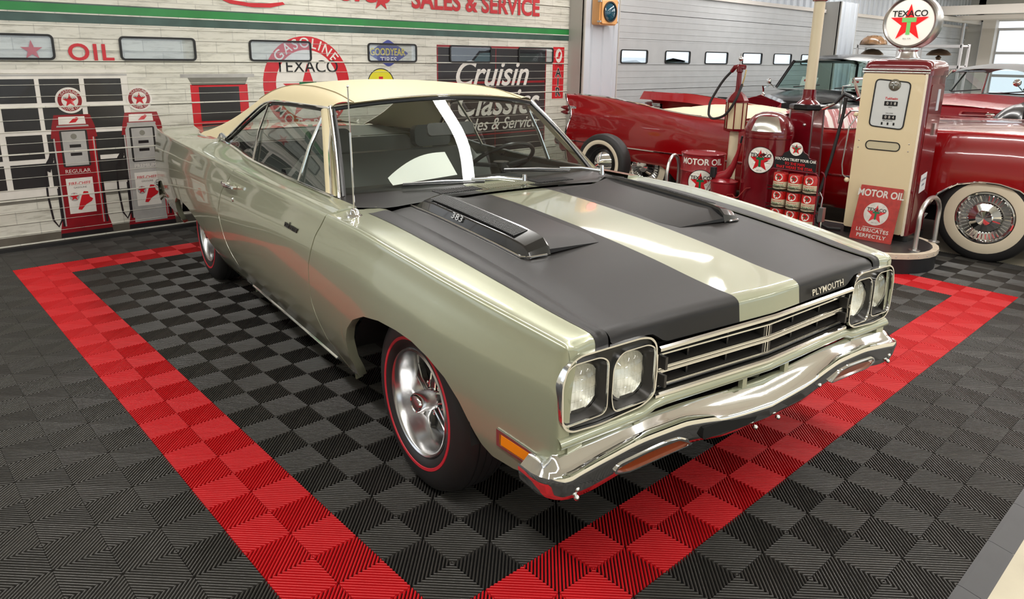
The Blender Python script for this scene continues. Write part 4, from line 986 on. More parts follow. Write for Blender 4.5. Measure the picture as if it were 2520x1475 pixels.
# body-colour valance under grille with slots
rows = []
def vz_(b): t = min(max((abs(b) - .49) / .06, 0), 1); return .562 - .024 * t - .01 * max(0, abs(b) - .6) / .2
vb = np.linspace(-.83, .83, 41)
prof = [(-.01, 0.002), (.0, 0.0), (.008, -.006), (.014, -.016), (.012, -.026), (.0, -.033), (-.012, -.034)]
G().grid([[(af(b) + d - .004, b, vz_(b) + z) for d, z in prof] for b in vb]).build('valance_upper', paint, car, smooth=60)
G().grid([[(af(b) + d - .004, b, vz_(b) + z) for d, z in ((-.04, -.064), (-.016, -.064), (-.008, -.068), (-.006, -.10), (-.03, -.14))] for b in vb]).build('valance_lower', paint, car, smooth=60)
for b in (-.78, -.56, -.11, .11, .56, .78):
    z0 = vz_(b); G().box((af(b) - .006, b, z0 - .047), (.016, .022 if abs(b) < .7 else .05, .032)).build('valance_web', paint, car, smooth=0)
# bumper
BT = [(0, .494), (.2, .500), (.4, .509), (.55, .507), (.7, .492), (.83, .476), (.9, .455)]
BL = [(0, .418), (.2, .432), (.33, .456), (.42, .468), (.55, .468), (.7, .452), (.88, .424)]
BB = [(0, .357), (.2, .360), (.35, .383), (.5, .39), (.62, .378), (.77, .358), (.9, .368)]
rows = []
for t in np.linspace(-1, 1, 81):
    w_ = 1.0 * t; b = abs(w_); s = 1 if w_ >= 0 else -1
    if b < .83: y, x = b, .818 - .028 * b
    else:
        q = (b - .83) / .17; y = .83 + .065 * math.sin(min(q * 1.3, 1) * PI / 2); x = .818 - .028 * .83 - .135 * max(0, q) ** 1.5 - .006 * q
    yy = min(y, .9); zt, zl, zb_ = cr(BT, yy), cr(BL, yy), cr(BB, yy)
    k = 0 if b < .83 else min(1, (b - .83) / .12)
    zt = zt - .012 * k * k
    sgn = s
    inn_ = lambda d: (x - d * (1 - .8 * k), sgn * (y - d * .8 * k))
    col = []
    for d, z in ((.085, zt + .002), (.060, zt + .004), (.048, zt - .002), (.032, zl + (zt - zl) * .62), (.010, zl + (zt - zl) * .22), (.0, zl + .012), (-.003, zl), (.0, zl - .012), (.006, zb_ + (zl - zb_) * .4), (.014, zb_ + .008), (.030, zb_), (.06, zb_ + .01)):
        p = inn_(d); col.append((p[0], p[1], z))
    rows.append(col)
bumper = G().grid(rows).build('front_bumper', CHROME, car, smooth=65)
for s in (-1, 1):
    for b, dz in ((.80, .45), (.80, .12), (.30, .40), (.06, -.02)):
        zl, zb_ = cr(BL, b), cr(BB, b); z = zb_ + (zl - zb_) * dz
        G().sphere((.818 - .028 * b - .009, s * b, z), .0085, 12, 8).build('bumper_bolt', CHROME, bumper)
    # turn signal
    q = roundpoly([(.36, .396), (.62, .386), (.68, .40), (.66, .424), (.47, .436), (.42, .43)], .015, 3)
    fr_ = lambda b, z, d: (.818 - .028 * b + d - .012, s * b, z)
    g = G(); ii = [(.53 + (b - .53) * .94, .41 + (z - .41) * .82) for b, z in q]
    g.grid([[fr_(b, z, .0) for b, z in q], [fr_(b, z, .012) for b, z in q], [fr_(b, z, .012) for b, z in ii], [fr_(b, z, .0) for b, z in ii]], cv=True); tb = g.build('signal_bezel', CHROME, bumper, smooth=60)
    g = G(); g.add([fr_(b, z, .006) for b, z in ii], [tuple(range(len(ii)))]); g.build('signal_lens', mat('signal amber', srgb(128, 52, 14), .15, coat=.8), tb, smooth=0)
G().prism(roundpoly([(-.33, .40), (-.08, .385), (-.06, .41), (-.12, .43), (-.33, .44)], .01, 2), ((.812, 0, 0), (0, 1, 0), (0, 0, 1)), -.01, .002).build('plate_recess', DARKGAP, bumper, smooth=0)
# underside
G().box((-1.9, 0, .26), (3.9, 1.3, .06)).build('underbody', wellm, car, smooth=0); G().box((.42, 0, .44), (.5, 1.4, .1)).build('core_support', wellm, car, smooth=0)
G().box((-.2, 0, .55), (.9, 1.0, .3)).build('engine_block', wellm, car, smooth=0)

# ---- wheels
tread = mat('tyre rubber', (.016, .0155, .015), .5, bump=(90, .1)); redl = mat('red line', srgb(196, 40, 52), .45)
rimc = mat('polished rim', (.62, .62, .62), .22, 1.0); spokek = mat('spoke black', (.01, .01, .01), .25, coat=.5)
def wheel(x, y, s):
    """s=+1 outer face towards +y"""
    w_ = thing('wheel', (x, y, .325)); w_.parent = car
    prof = [(.192, .085), (.205, .098), (.225, .104), (.250, .105), (.275, .100), (.300, .090), (.314, .078), (.322, .060)]
    full = prof + [(.325, .045), (.3255, .0), (.325, -.045)] + [(r, -h) for r, h in prof[::-1]]
    ty = G().lathe([(r, s * h) for r, h in full], 64, axis='y').build('tyre', tread, w_, smooth=45)
    g = G()
    for k in range(4):
        h = (-.045 + .03 * k) * s; g.lathe([(.3262, h - .002), (.3268, h), (.3262, h + .002)], 64, axis='y')
    g.build('tread_groove', DARKGAP, ty)
    G().lathe([(.2265, s * .1035), (.228, s * .1063), (.2375, s * .1066), (.239, s * .1042)], 64, axis='y').build('red_line', redl, ty)
    G().lathe([(.194, s * .075), (.197, s * .092), (.192, s * .098), (.185, s * .095), (.181, s * .090), (.176, s * .065), (.166, s * .025), (.158, s * -.004), (.150, s * -.014), (.05, s * -.03), (.001, s * -.03)], 64, axis='y').build('rim', rimc, w_, smooth=40)
    G().lathe([(.155, s * -.006), (.10, s * .002), (.05, s * .010), (.001, s * .012)], 48, axis='y').build('wheel_disc', spokek, w_)
    for k in range(5):
        t = 2 * PI * k / 5 + .35; ct, st = math.cos(t), math.sin(t)
        g = G(); n = Vector((-st, 0, ct)); r_ = Vector((ct, 0, st))
        def Q(r, w, h): return tuple(r_ * r + n * w + Vector((0, s * h, 0)))
        g.grid([[Q(.035, -.024, .016), Q(.035, -.018, .034), Q(.035, .018, .034), Q(.035, .024, .016)], [Q(.10, -.020, .004), Q(.10, -.014, .024), Q(.10, .014, .024), Q(.10, .020, .004)], [Q(.157, -.036, -.01), Q(.157, -.028, .008), Q(.157, .028, .008), Q(.157, .036, -.01)]])
        sp_ = g.build('spoke', spokek, w_, smooth=30)
        for e_ in (-1, 1): G().tube([Q(.038, e_ * .019, .034), Q(.10, e_ * .015, .025), Q(.157, e_ * .029, .010)], .0036, 6).build('spoke_edge', CHROME, sp_)
        tn = t + PI / 5; G().lathe([(.001, s * .034), (.008, s * .032), (.010, s * .006)], 6, axis='y', c=(.062 * math.cos(tn), 0, .058 * math.sin(tn))).build('lug_nut', CHROME, w_, smooth=0)
    G().lathe([(.040, s * .01), (.036, s * .098), (.032, s * .106), (.027, s * .104)], 28, axis='y').build('centre_cap', CHROME, w_, smooth=35)
    G().lathe([(.027, s * .103), (.020, s * .105), (.001, s * .106)], 24, axis='y').build('cap_badge', STEEL, w_)
    return w_
TRK = .758
wheel(0, -TRK, -1); wheel(0, TRK, 1); wheel(-2.946, -TRK - .008, -1); wheel(-2.946, TRK + .008, 1)
# ------------------------------------------------------------------ pump island and what stands on it
IZ = .15
isl = thing('pump_island', (0, 0, -.012), label='black raised pump island with a cream top rim', cat='pump island')
def stadium(x0, x1, y0, y1, d=0.0, n=14):
    r = (y1 - y0) / 2 + d; cy = (y0 + y1) / 2; out = []
    for cx, a in ((x1 - (y1 - y0) / 2, -PI / 2), (x0 + (y1 - y0) / 2, PI / 2)):
        for i in range(n + 1):
            t = a + PI * i / n; out.append((cx + r * math.cos(t), cy + r * math.sin(t)))
    return out
ISL = (.45, 4.27, 4.70, 5.54)
FZ = ((0, 0, 0), (1, 0, 0), (0, 1, 0))
G().prism(stadium(*ISL), FZ, 0, IZ - .02).build('island_side', mat('island black', (.012, .012, .013), .35), isl, smooth=40)
G().ring(stadium(*ISL, d=.012), stadium(*ISL, d=-.03), FZ, IZ - .025, IZ + .012).build('island_rim', mat('rim cream', srgb(214, 200, 178), .5, noise=(20, .2)), isl, smooth=40)
G().prism(stadium(*ISL, d=-.03), FZ, IZ - .02, IZ + .012).build('island_top', mat('island deck', srgb(58, 56, 56), .35, noise=(4, .3)), isl, smooth=0)
for k in range(16): 
    t = -PI / 2 + PI * (k + .5) / 16; G().sphere((3.85 + .434 * math.cos(t), 5.12 + .434 * math.sin(t), IZ - .008), .004, 6, 4).build('rim_rivet', STEEL, isl)
IZT = .1505        # world height of island deck
def hoop(x, y0, y1, h, rot, label):
    t_ = thing('guard_hoop', (x, (y0 + y1) / 2, IZT), rot, label, 'guard rail')
    w_ = (y1 - y0) / 2; pts = [(0, -w_, 0), (0, -w_ * .98, h * .5)] + [(0, -w_ * math.cos(t), h * .62 + (h * .38) * math.sin(t)) for t in np.linspace(0, PI, 15)] + [(0, w_ * .98, h * .5), (0, w_, 0)]
    G().tube(pts, .017, 10).build('rail', mat('galvanised', (.62, .62, .60), .35, 1.0), t_)
    for y in (-w_, w_): G().lathe([(.04, 0), (.04, .008), (.018, .012)], 12, c=(0, y, 0)).build('flange', STEEL, t_)
hoop(4.17, 5.0, 5.42, .375, 0, 'galvanised guard hoop at the right end of the pump island')
hoop(1.96, 4.92, 5.24, .47, .25, 'galvanised guard hoop beside the red oil drum')

# ---- gasoline pump
gp_ = thing('gas_pump', (3.79, 5.2, IZT), label='cream and maroon vintage gasoline pump with round lit globe', cat='gas pump')
HW = .235
def slab(x0, x1, y0, y1, z0, z1, r, m_, nm, par=gp_, sm=40):
    return G().prism([(a, b) for a, b in rrect(x0, y0, x1, y1, r, 6)], FZ, z0, z1).build(nm, m_, par, smooth=sm)
slab(-HW - .01, HW + .01, .02, .41, 0, .045, .03, mat('skirt black', (.012, .012, .012), .3), 'base_skirt')
slab(-HW, HW, .015, .41, .045, 1.26, .05, MAROON, 'cabinet')
# domed head
rows = []
for z, e in ((1.26, 0), (1.29, 0.0), (1.325, .004), (1.35, .014), (1.366, .035), (1.374, .075), (1.378, .14)):
    rows.append([(a, b, z) for a, b in rrect(-HW - .012 + e, -.004 + e * .9, HW + .012 - e, .415 - e * .8, .055, 6)])
g = G(); g.grid(rows, cv=True); k = len(rows[-1]); g.add(rows[-1], [tuple(range(k))]); g.build('head', MAROON, gp_, smooth=50)
# cream front panel, chrome edge
G().prism(rrect(-HW + .006, .055, HW - .022, 1.268, .02), fr_xz((0, 0, 0)), -.014, .012).build('front_panel', CREAM, gp_, smooth=40)
G().prism(rrect(HW - .026, .05, HW - .010, 1.27, .004), fr_xz((0, 0, 0)), -.01, .008).build('edge_trim', mat('cream edge', srgb(236, 226, 204), .3), gp_, smooth=0)
for z in (1.279, 1.297): G().tube([(-HW - .004, -.006, z), (HW + .004, -.006, z)], .007, 8, rb=.005).build('chrome_band', CHROME, gp_)
# dial window
wz0, wz1 = .86, 1.232
q = roundpoly([(-.14, wz0 + .01), (.115, wz0 - .005), (.128, wz1 - .02), (-.13, wz1)], .04, 5)
G().ring([(a, b) for a, b in q], inset(q, .008), fr_xz((0, 0, 0)), .010, .018).build('dial_bezel', BLACKP, gp_, smooth=40)
dial = G().prism(inset(q, .007), fr_xz((0, 0, 0)), .009, .013).build('dial_face', mat('dial enamel', srgb(205, 208, 206), .3), gp_, smooth=0)
G().lathe([(.001, -.032), (.028, -.028), (.042, -.018), (.045, -.012)], 28, axis='y', c=(0.01, 0, 1.185)).build('sight_glass', mat('sight glass', srgb(104, 100, 88), .08, spec=.9, coat=1.0), dial)
for t in (0, PI / 2): G().box((.01, -.031, 1.185), (.05 if t == 0 else .008, .004, .008 if t == 0 else .05)).build('sight_vane', STEEL, dial, smooth=0)
f_ = lambda x, z: fr_xz((x, -.0138, z))
for z, s_ in ((1.048, '018'), (.945, '084')):
    G().prism(rrect(-.045, z - .017, .05, z + .017, .004), fr_xz((0, 0, 0)), .013, .016).build('counter', BLACKP, dial, smooth=0)
    for i, ch in enumerate(s_): txt(ch, .03, fr_xz((-.022 + i * .027, -.0165, z)), 0, LOGO_W, dial, depth=0)
for i in range(3): G().prism(rrect(-.05 + i * .043, .886, -.038 + i * .043, .906, .002), fr_xz((0, 0, 0)), .013, .015).build('counter', BLACKP, dial, smooth=0)
txt('Tokheim', .026, f_(.0, 1.085), .001, LOGO_R, dial, bold=.02, shear=.2, depth=0); txt('SALE', .012, f_(0, 1.02), .001, LOGO_K, dial, depth=0); txt('GALLONS', .012, f_(0, .975), .001, LOGO_K, dial, depth=0); txt('PER GALLON', .012, f_(-.005, .918), .001, LOGO_K, dial, depth=0)
# lower slot window
q = rrect(-.143, .69, .113, .762, .034)
G().ring(q, inset(q, .007), fr_xz((0, 0, 0)), .010, .016).build('slot_bezel', BLACKP, gp_, smooth=40); G().prism(inset(q, .006), fr_xz((0, 0, 0)), .009, .0125).build('slot_plate', mat('slot cream', srgb(196, 186, 156), .4), gp_, smooth=0)
for x in (-.195, .172):
    for z in (.70, .755): G().sphere((x, -.013, z), .005, 8, 5).build('screw', STEEL, gp_)
# side door lines and sticker
G().prism(rrect(.08, .06, .36, 1.2, .03), ((HW, 0, 0), (0, 1, 0), (0, 0, 1)), 0, .004).build('side_panel', MAROON, gp_, smooth=0)
st_ = G().prism([(.15, .37), (.27, .39), (.27, .53), (.15, .51)], ((HW, 0, 0), (0, 1, 0), (0, 0, 1)), .004, .0055).build('warning_sticker', mat('sticker', srgb(224, 228, 230), .4), gp_, smooth=0)
for i, (s_, z) in enumerate((('CONTAINS', .475), ('LEAD', .435))): txt(s_, .022, ((HW, .21, z), (0, 1, .17), (0, 0, 1)), .0062, mat('sticker blue', srgb(40, 60, 100), .5), st_, depth=0, bold=.01)
G().box((HW + .004, .25, 1.08), (.006, .05, .16)).build('decal', mat('decal', srgb(190, 198, 206), .4), gp_, smooth=0); G().box((HW + .008, .25, .86), (.016, .04, .09)).build('lock_plate', STEEL, gp_, smooth=0)
# neck and globe
G().lathe([(.085, 1.37), (.085, 1.385), (.07, 1.40), (.06, 1.43), (.075, 1.445), (.075, 1.46)], 28, c=(0, .19, 0)).build('globe_neck', mat('neck steel', (.7, .7, .68), .25, 1.0), gp_)
gy = .19; gz = 1.645; GR = .19
gl = G().lathe([(.168, -.062), (.182, -.07), (.192, -.062), (.196, -.03), (.196, .05), (.188, .075), (.15, .085)], 56, axis='y', c=(0, gy, gz)).build('globe_ring', mat('globe steel', (.42, .41, .40), .28, 1.0), gp_)
G().lathe([(.174, -.055), (.12, -.066), (.06, -.071), (.001, -.072)], 48, axis='y', c=(0, gy, gz)).build('globe_face', mat('globe lens', srgb(250, 246, 236), .3, emit=(1, .95, .86), estr=.28), gl)
for k_, (poly, m_, h) in enumerate(((star(0, -.008, .140), mat('lit red', srgb(225, 20, 26), .3, emit=srgb(235, 20, 26), estr=.4), .074), ([(-.05, .0), (.05, .0), (.05, .033), (-.05, .033)], None, .0755), ([(-.014, -.09), (.014, -.09), (.014, .002), (-.014, .002)], None, .0755))):
    G().prism(poly, fr_xz((0, gy, gz)), h, h + .001).build(('star', 'letter_t', 'letter_t')[k_], m_ or mat('lit green', srgb(120, 200, 110), .3, emit=srgb(120, 200, 110), estr=.3), gl, smooth=0, fix=False)
txt('TEXACO', .062, fr_xz((0, gy, gz + .060)), .0775, LOGO_K, gl, bold=.018, depth=0); txt('REG. T.M.', .014, fr_xz((0, gy, gz - .12)), .0775, LOGO_K, gl, depth=0)
# hose, nozzle, bracket on the left side
G().tube([(-.30, .1, 1.06), (-.40, .1, 1.1), (-.46, .08, 1.02)], [.014, .02, .013], 8).build('nozzle_body', BLACKP, gp_); G().tube([(-.25, .1, 1.09), (-.3, .1, 1.06), (-.34, .1, 1.08)], [.009, .012, .014], 8).build('nozzle_spout', CHROME, gp_)
G().tube([(-.46, .08, 1.02), (-.55, .06, .97)], [.012, .009], 8).build('nozzle_tube', CHROME, gp_)
hs_ = [(-.385, .1, 1.07), (-.39, .1, .95), (-.40, .08, .8), (-.425, .05, .55), (-.46, .0, .3), (-.47, -.02, .16), (-.43, -.04, .05), (-.34, -.04, .018), (-.25, .0, .018)]
G().tube(hs_, .0135, 10).build('hose', RUBBER, gp_)
G().tube([(-HW, .12, .97), (-.33, .1, .97), (-.42, .1, .86), (-.42, .1, 1.16), (-.36, .1, 1.17)], .007, 8).build('nozzle_cradle', STEEL, gp_)
G().tube([(-.25, .02, .93), (-.285, -.01, .85), (-.30, -.02, .55), (-.285, -.02, .47), (-.25, -.01, .44)], .006, 8).build('crank_rod', STEEL, gp_); G().sphere((-.25, -.012, .43), .02, 10, 8).build('crank_knob', CREAM, gp_); G().sphere((-.25, .0, .95), .018, 10, 8).build('crank_knob', CREAM, gp_)

# leaning tin sign
ts = thing('tin_sign', (3.83, 5.05, IZT), label='rusty red MOTOR OIL tin sign leaning on the cream pump front', cat='sign')
ts.rotation_euler = (math.radians(-16), 0, math.radians(2))
tin = mat('tin red', srgb(176, 44, 34), .45, noise=(25, .35)); tinw = mat('tin white', srgb(214, 208, 200), .5, noise=(30, .25))
tp_ = G().prism(rrect(-.155, 0, .155, .43, .006), fr_xz((0, 0, 0)), -.006, 0).build('sign_plate', tin, ts, smooth=0)
txt('MOTOR OIL', .075, fr_xz((0, 0, .37)), .001, tinw, ts, bold=.03, sx=.82, depth=0)
roundel(ts, fr_xz((0, 0, .215)), .09, .0008, white=tinw, border=False)
G().prism(rrect(-.075, .103, .075, .107, .001), fr_xz((0, 0, 0)), .0005, .001).build('rule_line', tinw, ts, smooth=0)
txt('LUBRICATES', .04, fr_xz((0, 0, .08)), .001, tinw, ts, bold=.02, depth=0, space=1.1); txt('PERFECTLY', .04, fr_xz((0, 0, .035)), .001, tinw, ts, bold=.02, depth=0, space=1.1)

# ---- oil drum
dr = thing('oil_drum', (2.24, 5.14, IZT), label='red steel MOTOR OIL drum with star roundel on the island', cat='drum')
drm = mat('drum red', srgb(142, 22, 32), .35, coat=.4, noise=(6, .1)); R_ = .195
pf = [(.001, 0), (R_, 0), (R_ + .006, .006), (R_ + .006, .014), (R_, .02)]
for zr in (.18, .36): pf += [(R_, zr - .014), (R_ + .008, zr), (R_, zr + .014)]
pf += [(R_, .50), (R_ + .006, .506), (R_ + .007, .518), (R_ - .002, .52), (R_ - .008, .508), (.001, .505)]
G().lathe(pf, 48).build('shell', drm, dr, smooth=30)
def wrap(poly_or_obj, r, z0, a0): 
    me = poly_or_obj.data
    for v in me.vertices:
        x, h, z = v.co.x, -v.co.y, v.co.z; t = -PI / 2 + a0 + x / r; v.co = ((r + h) * math.cos(t), (r + h) * math.sin(t), z + z0)
def wrap_logo(parent, r, z0, a0, rad, words=None):
    d = roundel(parent, fr_xz((0, 0, 0)), rad, .0006, border=True); subd = [d] + list(d.children)
    for o in subd:
        bm = bmesh.new(); bm.from_mesh(o.data); bmesh.ops.triangulate(bm, faces=bm.faces)
        for _ in range(2): bmesh.ops.subdivide_edges(bm, edges=[e for e in bm.edges if e.calc_length() > .025], cuts=1)
        bm.to_mesh(o.data); bm.free(); wrap(o, r, z0, a0)
    return d
wrap_logo(dr, R_ + .0085, .27, .50, .115)
o_ = txt('MOTOR OIL', .078, fr_xz((0, 0, 0)), .001, LOGO_W, dr, bold=.025, sx=.95, depth=0); wrap(o_, R_ + .001, .45, .50)

# ---- trash can
tc_ = thing('trash_can', (2.905, 5.06, IZT), label='tall maroon dome-top trash can with star roundel and steel flap', cat='trash can')
RT = .195
G().lathe([(.001, .01), (RT - .01, .01), (RT, .02), (RT, .72), (RT + .004, .725), (RT + .006, .75), (RT + .004, .76)], 48).build('can', MAROON, tc_, smooth=30)
G().lathe([(RT + .004, .755), (RT + .006, .775), (RT + .002, .80), (RT - .008, .835), (RT - .032, .875), (RT - .07, .91), (RT - .12, .932), (.001, .942)], 48).build('dome', MAROON, tc_, smooth=60)
rows = []
for t in np.linspace(-.62, .62, 12):
    ring_ = []
    for z, r in ((.785, RT + .011), (.83, RT + .0), (.875, RT - .026), (.905, RT - .058)): ring_.append((r * math.cos(-PI / 2 + .33 + t * (1 if z < .8 else .92)), r * math.sin(-PI / 2 + .33 + t * (1 if z < .8 else .92)), z))
    rows.append(ring_)
G().grid(rows).build('flap', mat('flap steel', (.66, .65, .60), .2, 1.0), tc_)
wrap_logo(tc_, RT + .0035, .55, .22, .112)
# ---- lamp post on the island
lp = thing('lamp_post', (3.045, 5.415, IZT), label='tall cream pole on a flared maroon pedestal behind the oil rack', cat='lamp post')
g = G(); b4 = lambda w, z: [(-w, -w, z), (w, -w, z), (w, w, z), (-w, w, z)]
g.hexa(b4(.125, 0), b4(.122, .1)); g.hexa(b4(.122, .1), b4(.098, .95)); g.build('pedestal', MAROON, lp, smooth=0)
for sx in (-1, 1): 
    for sy in (-1, 1): G().tube([(sx * .124, sy * .124, .02), (sx * .10, sy * .10, .95)], .008, 6).build('corner_trim', STEEL, lp)
G().lathe([(.001, .95), (.14, .95), (.15, .96), (.15, .985), (.14, .995), (.10, 1.0)], 8, a0=PI / 8, a1=PI / 8 + 2 * PI).build('collar_plate', mat('collar dark', (.03, .03, .032), .2, .8), lp, smooth=20)
G().lathe([(.10, .995), (.085, 1.01), (.06, 1.03), (.053, 1.06), (.053, 1.12)], 28).build('collar', MAROON, lp)
G().tube([(0, 0, 1.10), (0, 0, 1.83)], .044, 20).build('pole', mat('pole cream', srgb(214, 202, 172), .35, coat=.4), lp)
G().lathe([(.046, 1.83), (.06, 1.835), (.06, 1.9), (.05, 1.93), (.05, 2.9)], 24).build('pole_upper', MAROON, lp)
G().lathe([(.001, -.163), (.011, -.16), (.014, -.15)], 12, axis='y', c=(.06, 0, .83)).build('bolt', STEEL, lp)
# ---- oil can rack
rk = thing('oil_can_rack', (3.305, 4.80, IZT), label='wire rack of oil cans with black star-topped header sign', cat='rack')
rkm = mat('rack maroon', srgb(110, 20, 34), .35, .3)
zr0 = [.06, .20, .345]
for sx in (-1, 1):
    for y in (-.055, .055): G().tube([(sx * .205, y, 0), (sx * .205, y, .47), (sx * .19, y, .505), (sx * .17, y, .515)], .006, 8).build('upright', rkm, rk)
    for z in zr0: G().tube([(sx * .205, -.055, z), (sx * .205, .055, z)], .004, 6).build('side_wire', rkm, rk)
G().tube([(-.17, -.055, .515), (.17, -.055, .515)], .006, 8).build('top_rail', rkm, rk)
for z in zr0:
    for y in (-.058, -.02, .02, .055): G().tube([(-.205, y, z), (.205, y, z)], .0035, 6).build('shelf_wire', mat('wire dark', (.05, .04, .03), .4, .8), rk)
    G().tube([(-.205, -.062, z + .03), (.205, -.062, z + .03)], .003, 6).build('shelf_lip', mat('wire dark', (.05, .04, .03), .4, .8), rk)
hd = roundpoly([(-.175, .515), (.175, .515), (.175, .60), (.165, .615), (.11, .622), (.10, .65), (.065, .665), (.045, .70), (-.045, .70), (-.065, .665), (-.10, .65), (-.11, .622), (-.165, .615), (-.175, .60)], .012, 3)
hp = G().prism(hd, fr_xz((0, 0, 0)), .045, .050).build('header_sign', mat('sign black', (.016, .016, .018), .3), rk, smooth=0)
G().ring(hd, inset(hd, .004), fr_xz((0, 0, 0)), .05, .0515).build('header_edge', rkm, rk, smooth=0)
roundel(rk, fr_xz((0, -.050, .685)), .052, .001, border=False)
for s_, z, m_, sz in (('YOU CAN TRUST YOUR CAR', .598, LOGO_W, .029), ('TO THE MAN', .566, LOGO_R, .031), ('THAT WEARS THE STAR.', .536, LOGO_R, .031)): txt(s_, sz, fr_xz((0, -.0505, z)), .001, m_, rk, bold=.03, depth=0, sx=.88)
G().box((.245, -.02, .20), (.035, .05, .11)).build('side_bracket', STEEL, rk, smooth=0); G().tube([(.23, -.02, .24), (.235, -.02, .33), (.21, -.02, .37)], .005, 6).build('bracket_wire', STEEL, rk); G().tube([(.245, -.02, .15), (.25, -.02, .06), (.30, -.02, .05)], .005, 6).build('bracket_wire', CHROME, rk)
# cans: one built, eight copied
can = thing('oil_can', (0, 0, 0), label='x', cat='oil can', group='oil cans on the wire rack')
cr_ = .055; chh = .128
G().lathe([(.001, .001), (cr_ - .002, .001), (cr_, .004), (cr_, .062)], 28).build('can_lower', mat('can cream', srgb(216, 206, 176), .3, coat=.3), can, smooth=40)
G().lathe([(cr_, .062), (cr_, chh - .004), (cr_ - .002, chh), (cr_ - .004, chh - .003), (.001, chh - .004)], 28).build('can_upper', mat('can red', srgb(196, 34, 30), .3, coat=.3), can, smooth=40)
d = roundel(can, fr_xz((0, 0, 0)), .030, .0006, border=False, small=False)
for o in [d] + list(d.children): wrap(o, cr_ + .0004, .097, .15)
for s_, sz, z, m_ in (('TEXACO', .022, .028, LOGO_G), ('motor oil', .010, .013, LOGO_K)):
    o_ = txt(s_, sz, fr_xz((0, 0, 0)), .0008, m_, can, bold=.015, depth=0); wrap(o_, cr_, z, .15)
o_ = txt('Improved', .019, fr_xz((0, 0, 0)), .0008, LOGO_R, can, shear=.3, depth=0); wrap(o_, cr_, .05, .15)
cn = 0
for ri, z in enumerate((.352, .207, .067)):
    for ci in range(3):
        c_ = can if cn == 0 else copy_tree(can); cn += 1
        c_.location = (3.305 + (-.125 + ci * .125), 4.80 - .002, IZT + z)
        c_['label'] = 'red and cream oil can, %s on the %s shelf of the wire rack' % (('left one', 'middle one', 'right one')[ci], ('top', 'middle', 'bottom')[ri])
# ---- air meter
am = thing('air_meter', (2.37, 5.42, IZT), label='maroon and cream air pump with looped black hose', cat='air pump')
G().lathe([(.09, 0), (.09, .015), (.06, .03), (.043, .06), (.041, .70)], 24).build('post', mat('pole cream', srgb(214, 202, 172), .35, coat=.4), am)
hx = lambda r, z: [(r * math.cos(PI / 8 + k * PI / 4), r * math.sin(PI / 8 + k * PI / 4), z) for k in range(8)]
G().grid([hx(.05, .70), hx(.10, .715), hx(.10, .735)], cv=True).build('lower_flange', MAROON, am, smooth=0)
G().grid([hx(.088, .735), hx(.092, .98)], cv=True).build('case', CREAM, am, smooth=0)
for k in range(8): p = hx(.094, 0)[k]; G().tube([(p[0], p[1], .735), (p[0], p[1], .98)], .006, 6).build('case_rib', MAROON, am)
G().grid([hx(.10, .975), hx(.102, .995), hx(.07, 1.04), hx(.035, 1.07)], cv=True).build('cap', MAROON, am, smooth=20)
G().lathe([(.03, 1.06), (.024, 1.1), (.022, 1.24), (.03, 1.25), (.03, 1.3), (.02, 1.31), (.001, 1.31)], 16).build('neck', MAROON, am); 
G().tube([(.05, 0, 1.29), (0, 0, 1.295), (-.05, 0, 1.29), (-.085, 0, 1.25)], [.022, .026, .022, .018], 10).build('hose_head', MAROON, am)
G().sphere((.0, 0, 1.365), .022, 12, 8).build('finial', CHROME, am); G().tube([(0, 0, 1.31), (0, 0, 1.41)], .007, 8).build('finial_stem', STEEL, am)
hp_ = [(-.085, 0, 1.25), (-.14, -.02, 1.18), (-.20, -.05, 1.06), (-.235, -.08, .95), (-.225, -.1, .86), (-.16, -.12, .82), (-.06, -.12, .85), (.02, -.11, .95), (.055, -.08, 1.06), (.06, -.04, 1.14)]
tabs = [[(i, p[c]) for i, p in enumerate(hp_)] for c in range(3)]
G().tube([tuple(cr(tabs[c], t) for c in range(3)) for t in np.linspace(0, 9, 50)], .0115, 10).build('hose', RUBBER, am)
G().tube([(.055, -.04, 1.12), (.07, -.03, 1.2), (.075, -.02, 1.27)], .006, 8).build('air_chuck', mat('brass', (.6, .45, .2), .25, 1.0), am); G().sphere((.06, -.04, 1.13), .013, 8, 6).build('valve', mat('brass', (.6, .45, .2), .25, 1.0), am)
# ---- oil bucket with pouring spout, small oil can
ob = thing('oil_dispenser', (2.57, 4.98, IZT), label='red oil dispenser bucket with tall curved spout beside the drum', cat='oil bucket')
G().lathe([(.001, .002), (.10, .002), (.105, .01), (.115, .30), (.12, .305), (.12, .315), (.112, .318)], 32).build('bucket', drm, ob, smooth=40)
sp = [(-.06, 0, .33), (-.02, 0, .345), (.03, 0, .38), (.075, 0, .46), (.105, 0, .56), (.125, 0, .66)]
G().tube(sp, [.05, .055, .04, .026, .016, .012], 14).build('spout', drm, ob); G().tube([(.125, 0, .66), (.135, 0, .72)], .009, 8).build('spout_tip', BLACKP, ob)
G().lathe([(.118, .312), (.09, .325), (.05, .34), (.001, .345)], 32).build('lid', drm, ob)
G().lathe([(.001, .43), (.028, .43), (.03, .40), (.03, .34)], 16, c=(-.09, -.04, 0)).build('filler_cap', BLACKP, ob); G().tube([(-.12, -.02, .30), (-.14, -.05, .22), (-.13, -.06, .12)], .005, 6).build('handle_wire', STEEL, ob)
oc = thing('oil_squirt_can', (2.735, 4.855, IZT), label='small worn red oil can with thin angled spout', cat='oil can')
worn = mat('worn red', srgb(150, 48, 42), .45, noise=(20, .4))
G().lathe([(.001, 0), (.06, 0), (.062, .01), (.062, .14), (.05, .165), (.018, .19), (.014, .21)], 24).build('body', worn, oc, smooth=40); G().tube([(.0, 0, .2), (.05, 0, .21), (.12, 0, .30), (.16, 0, .31)], [.008, .006, .004, .003], 8).build('spout', worn, oc)
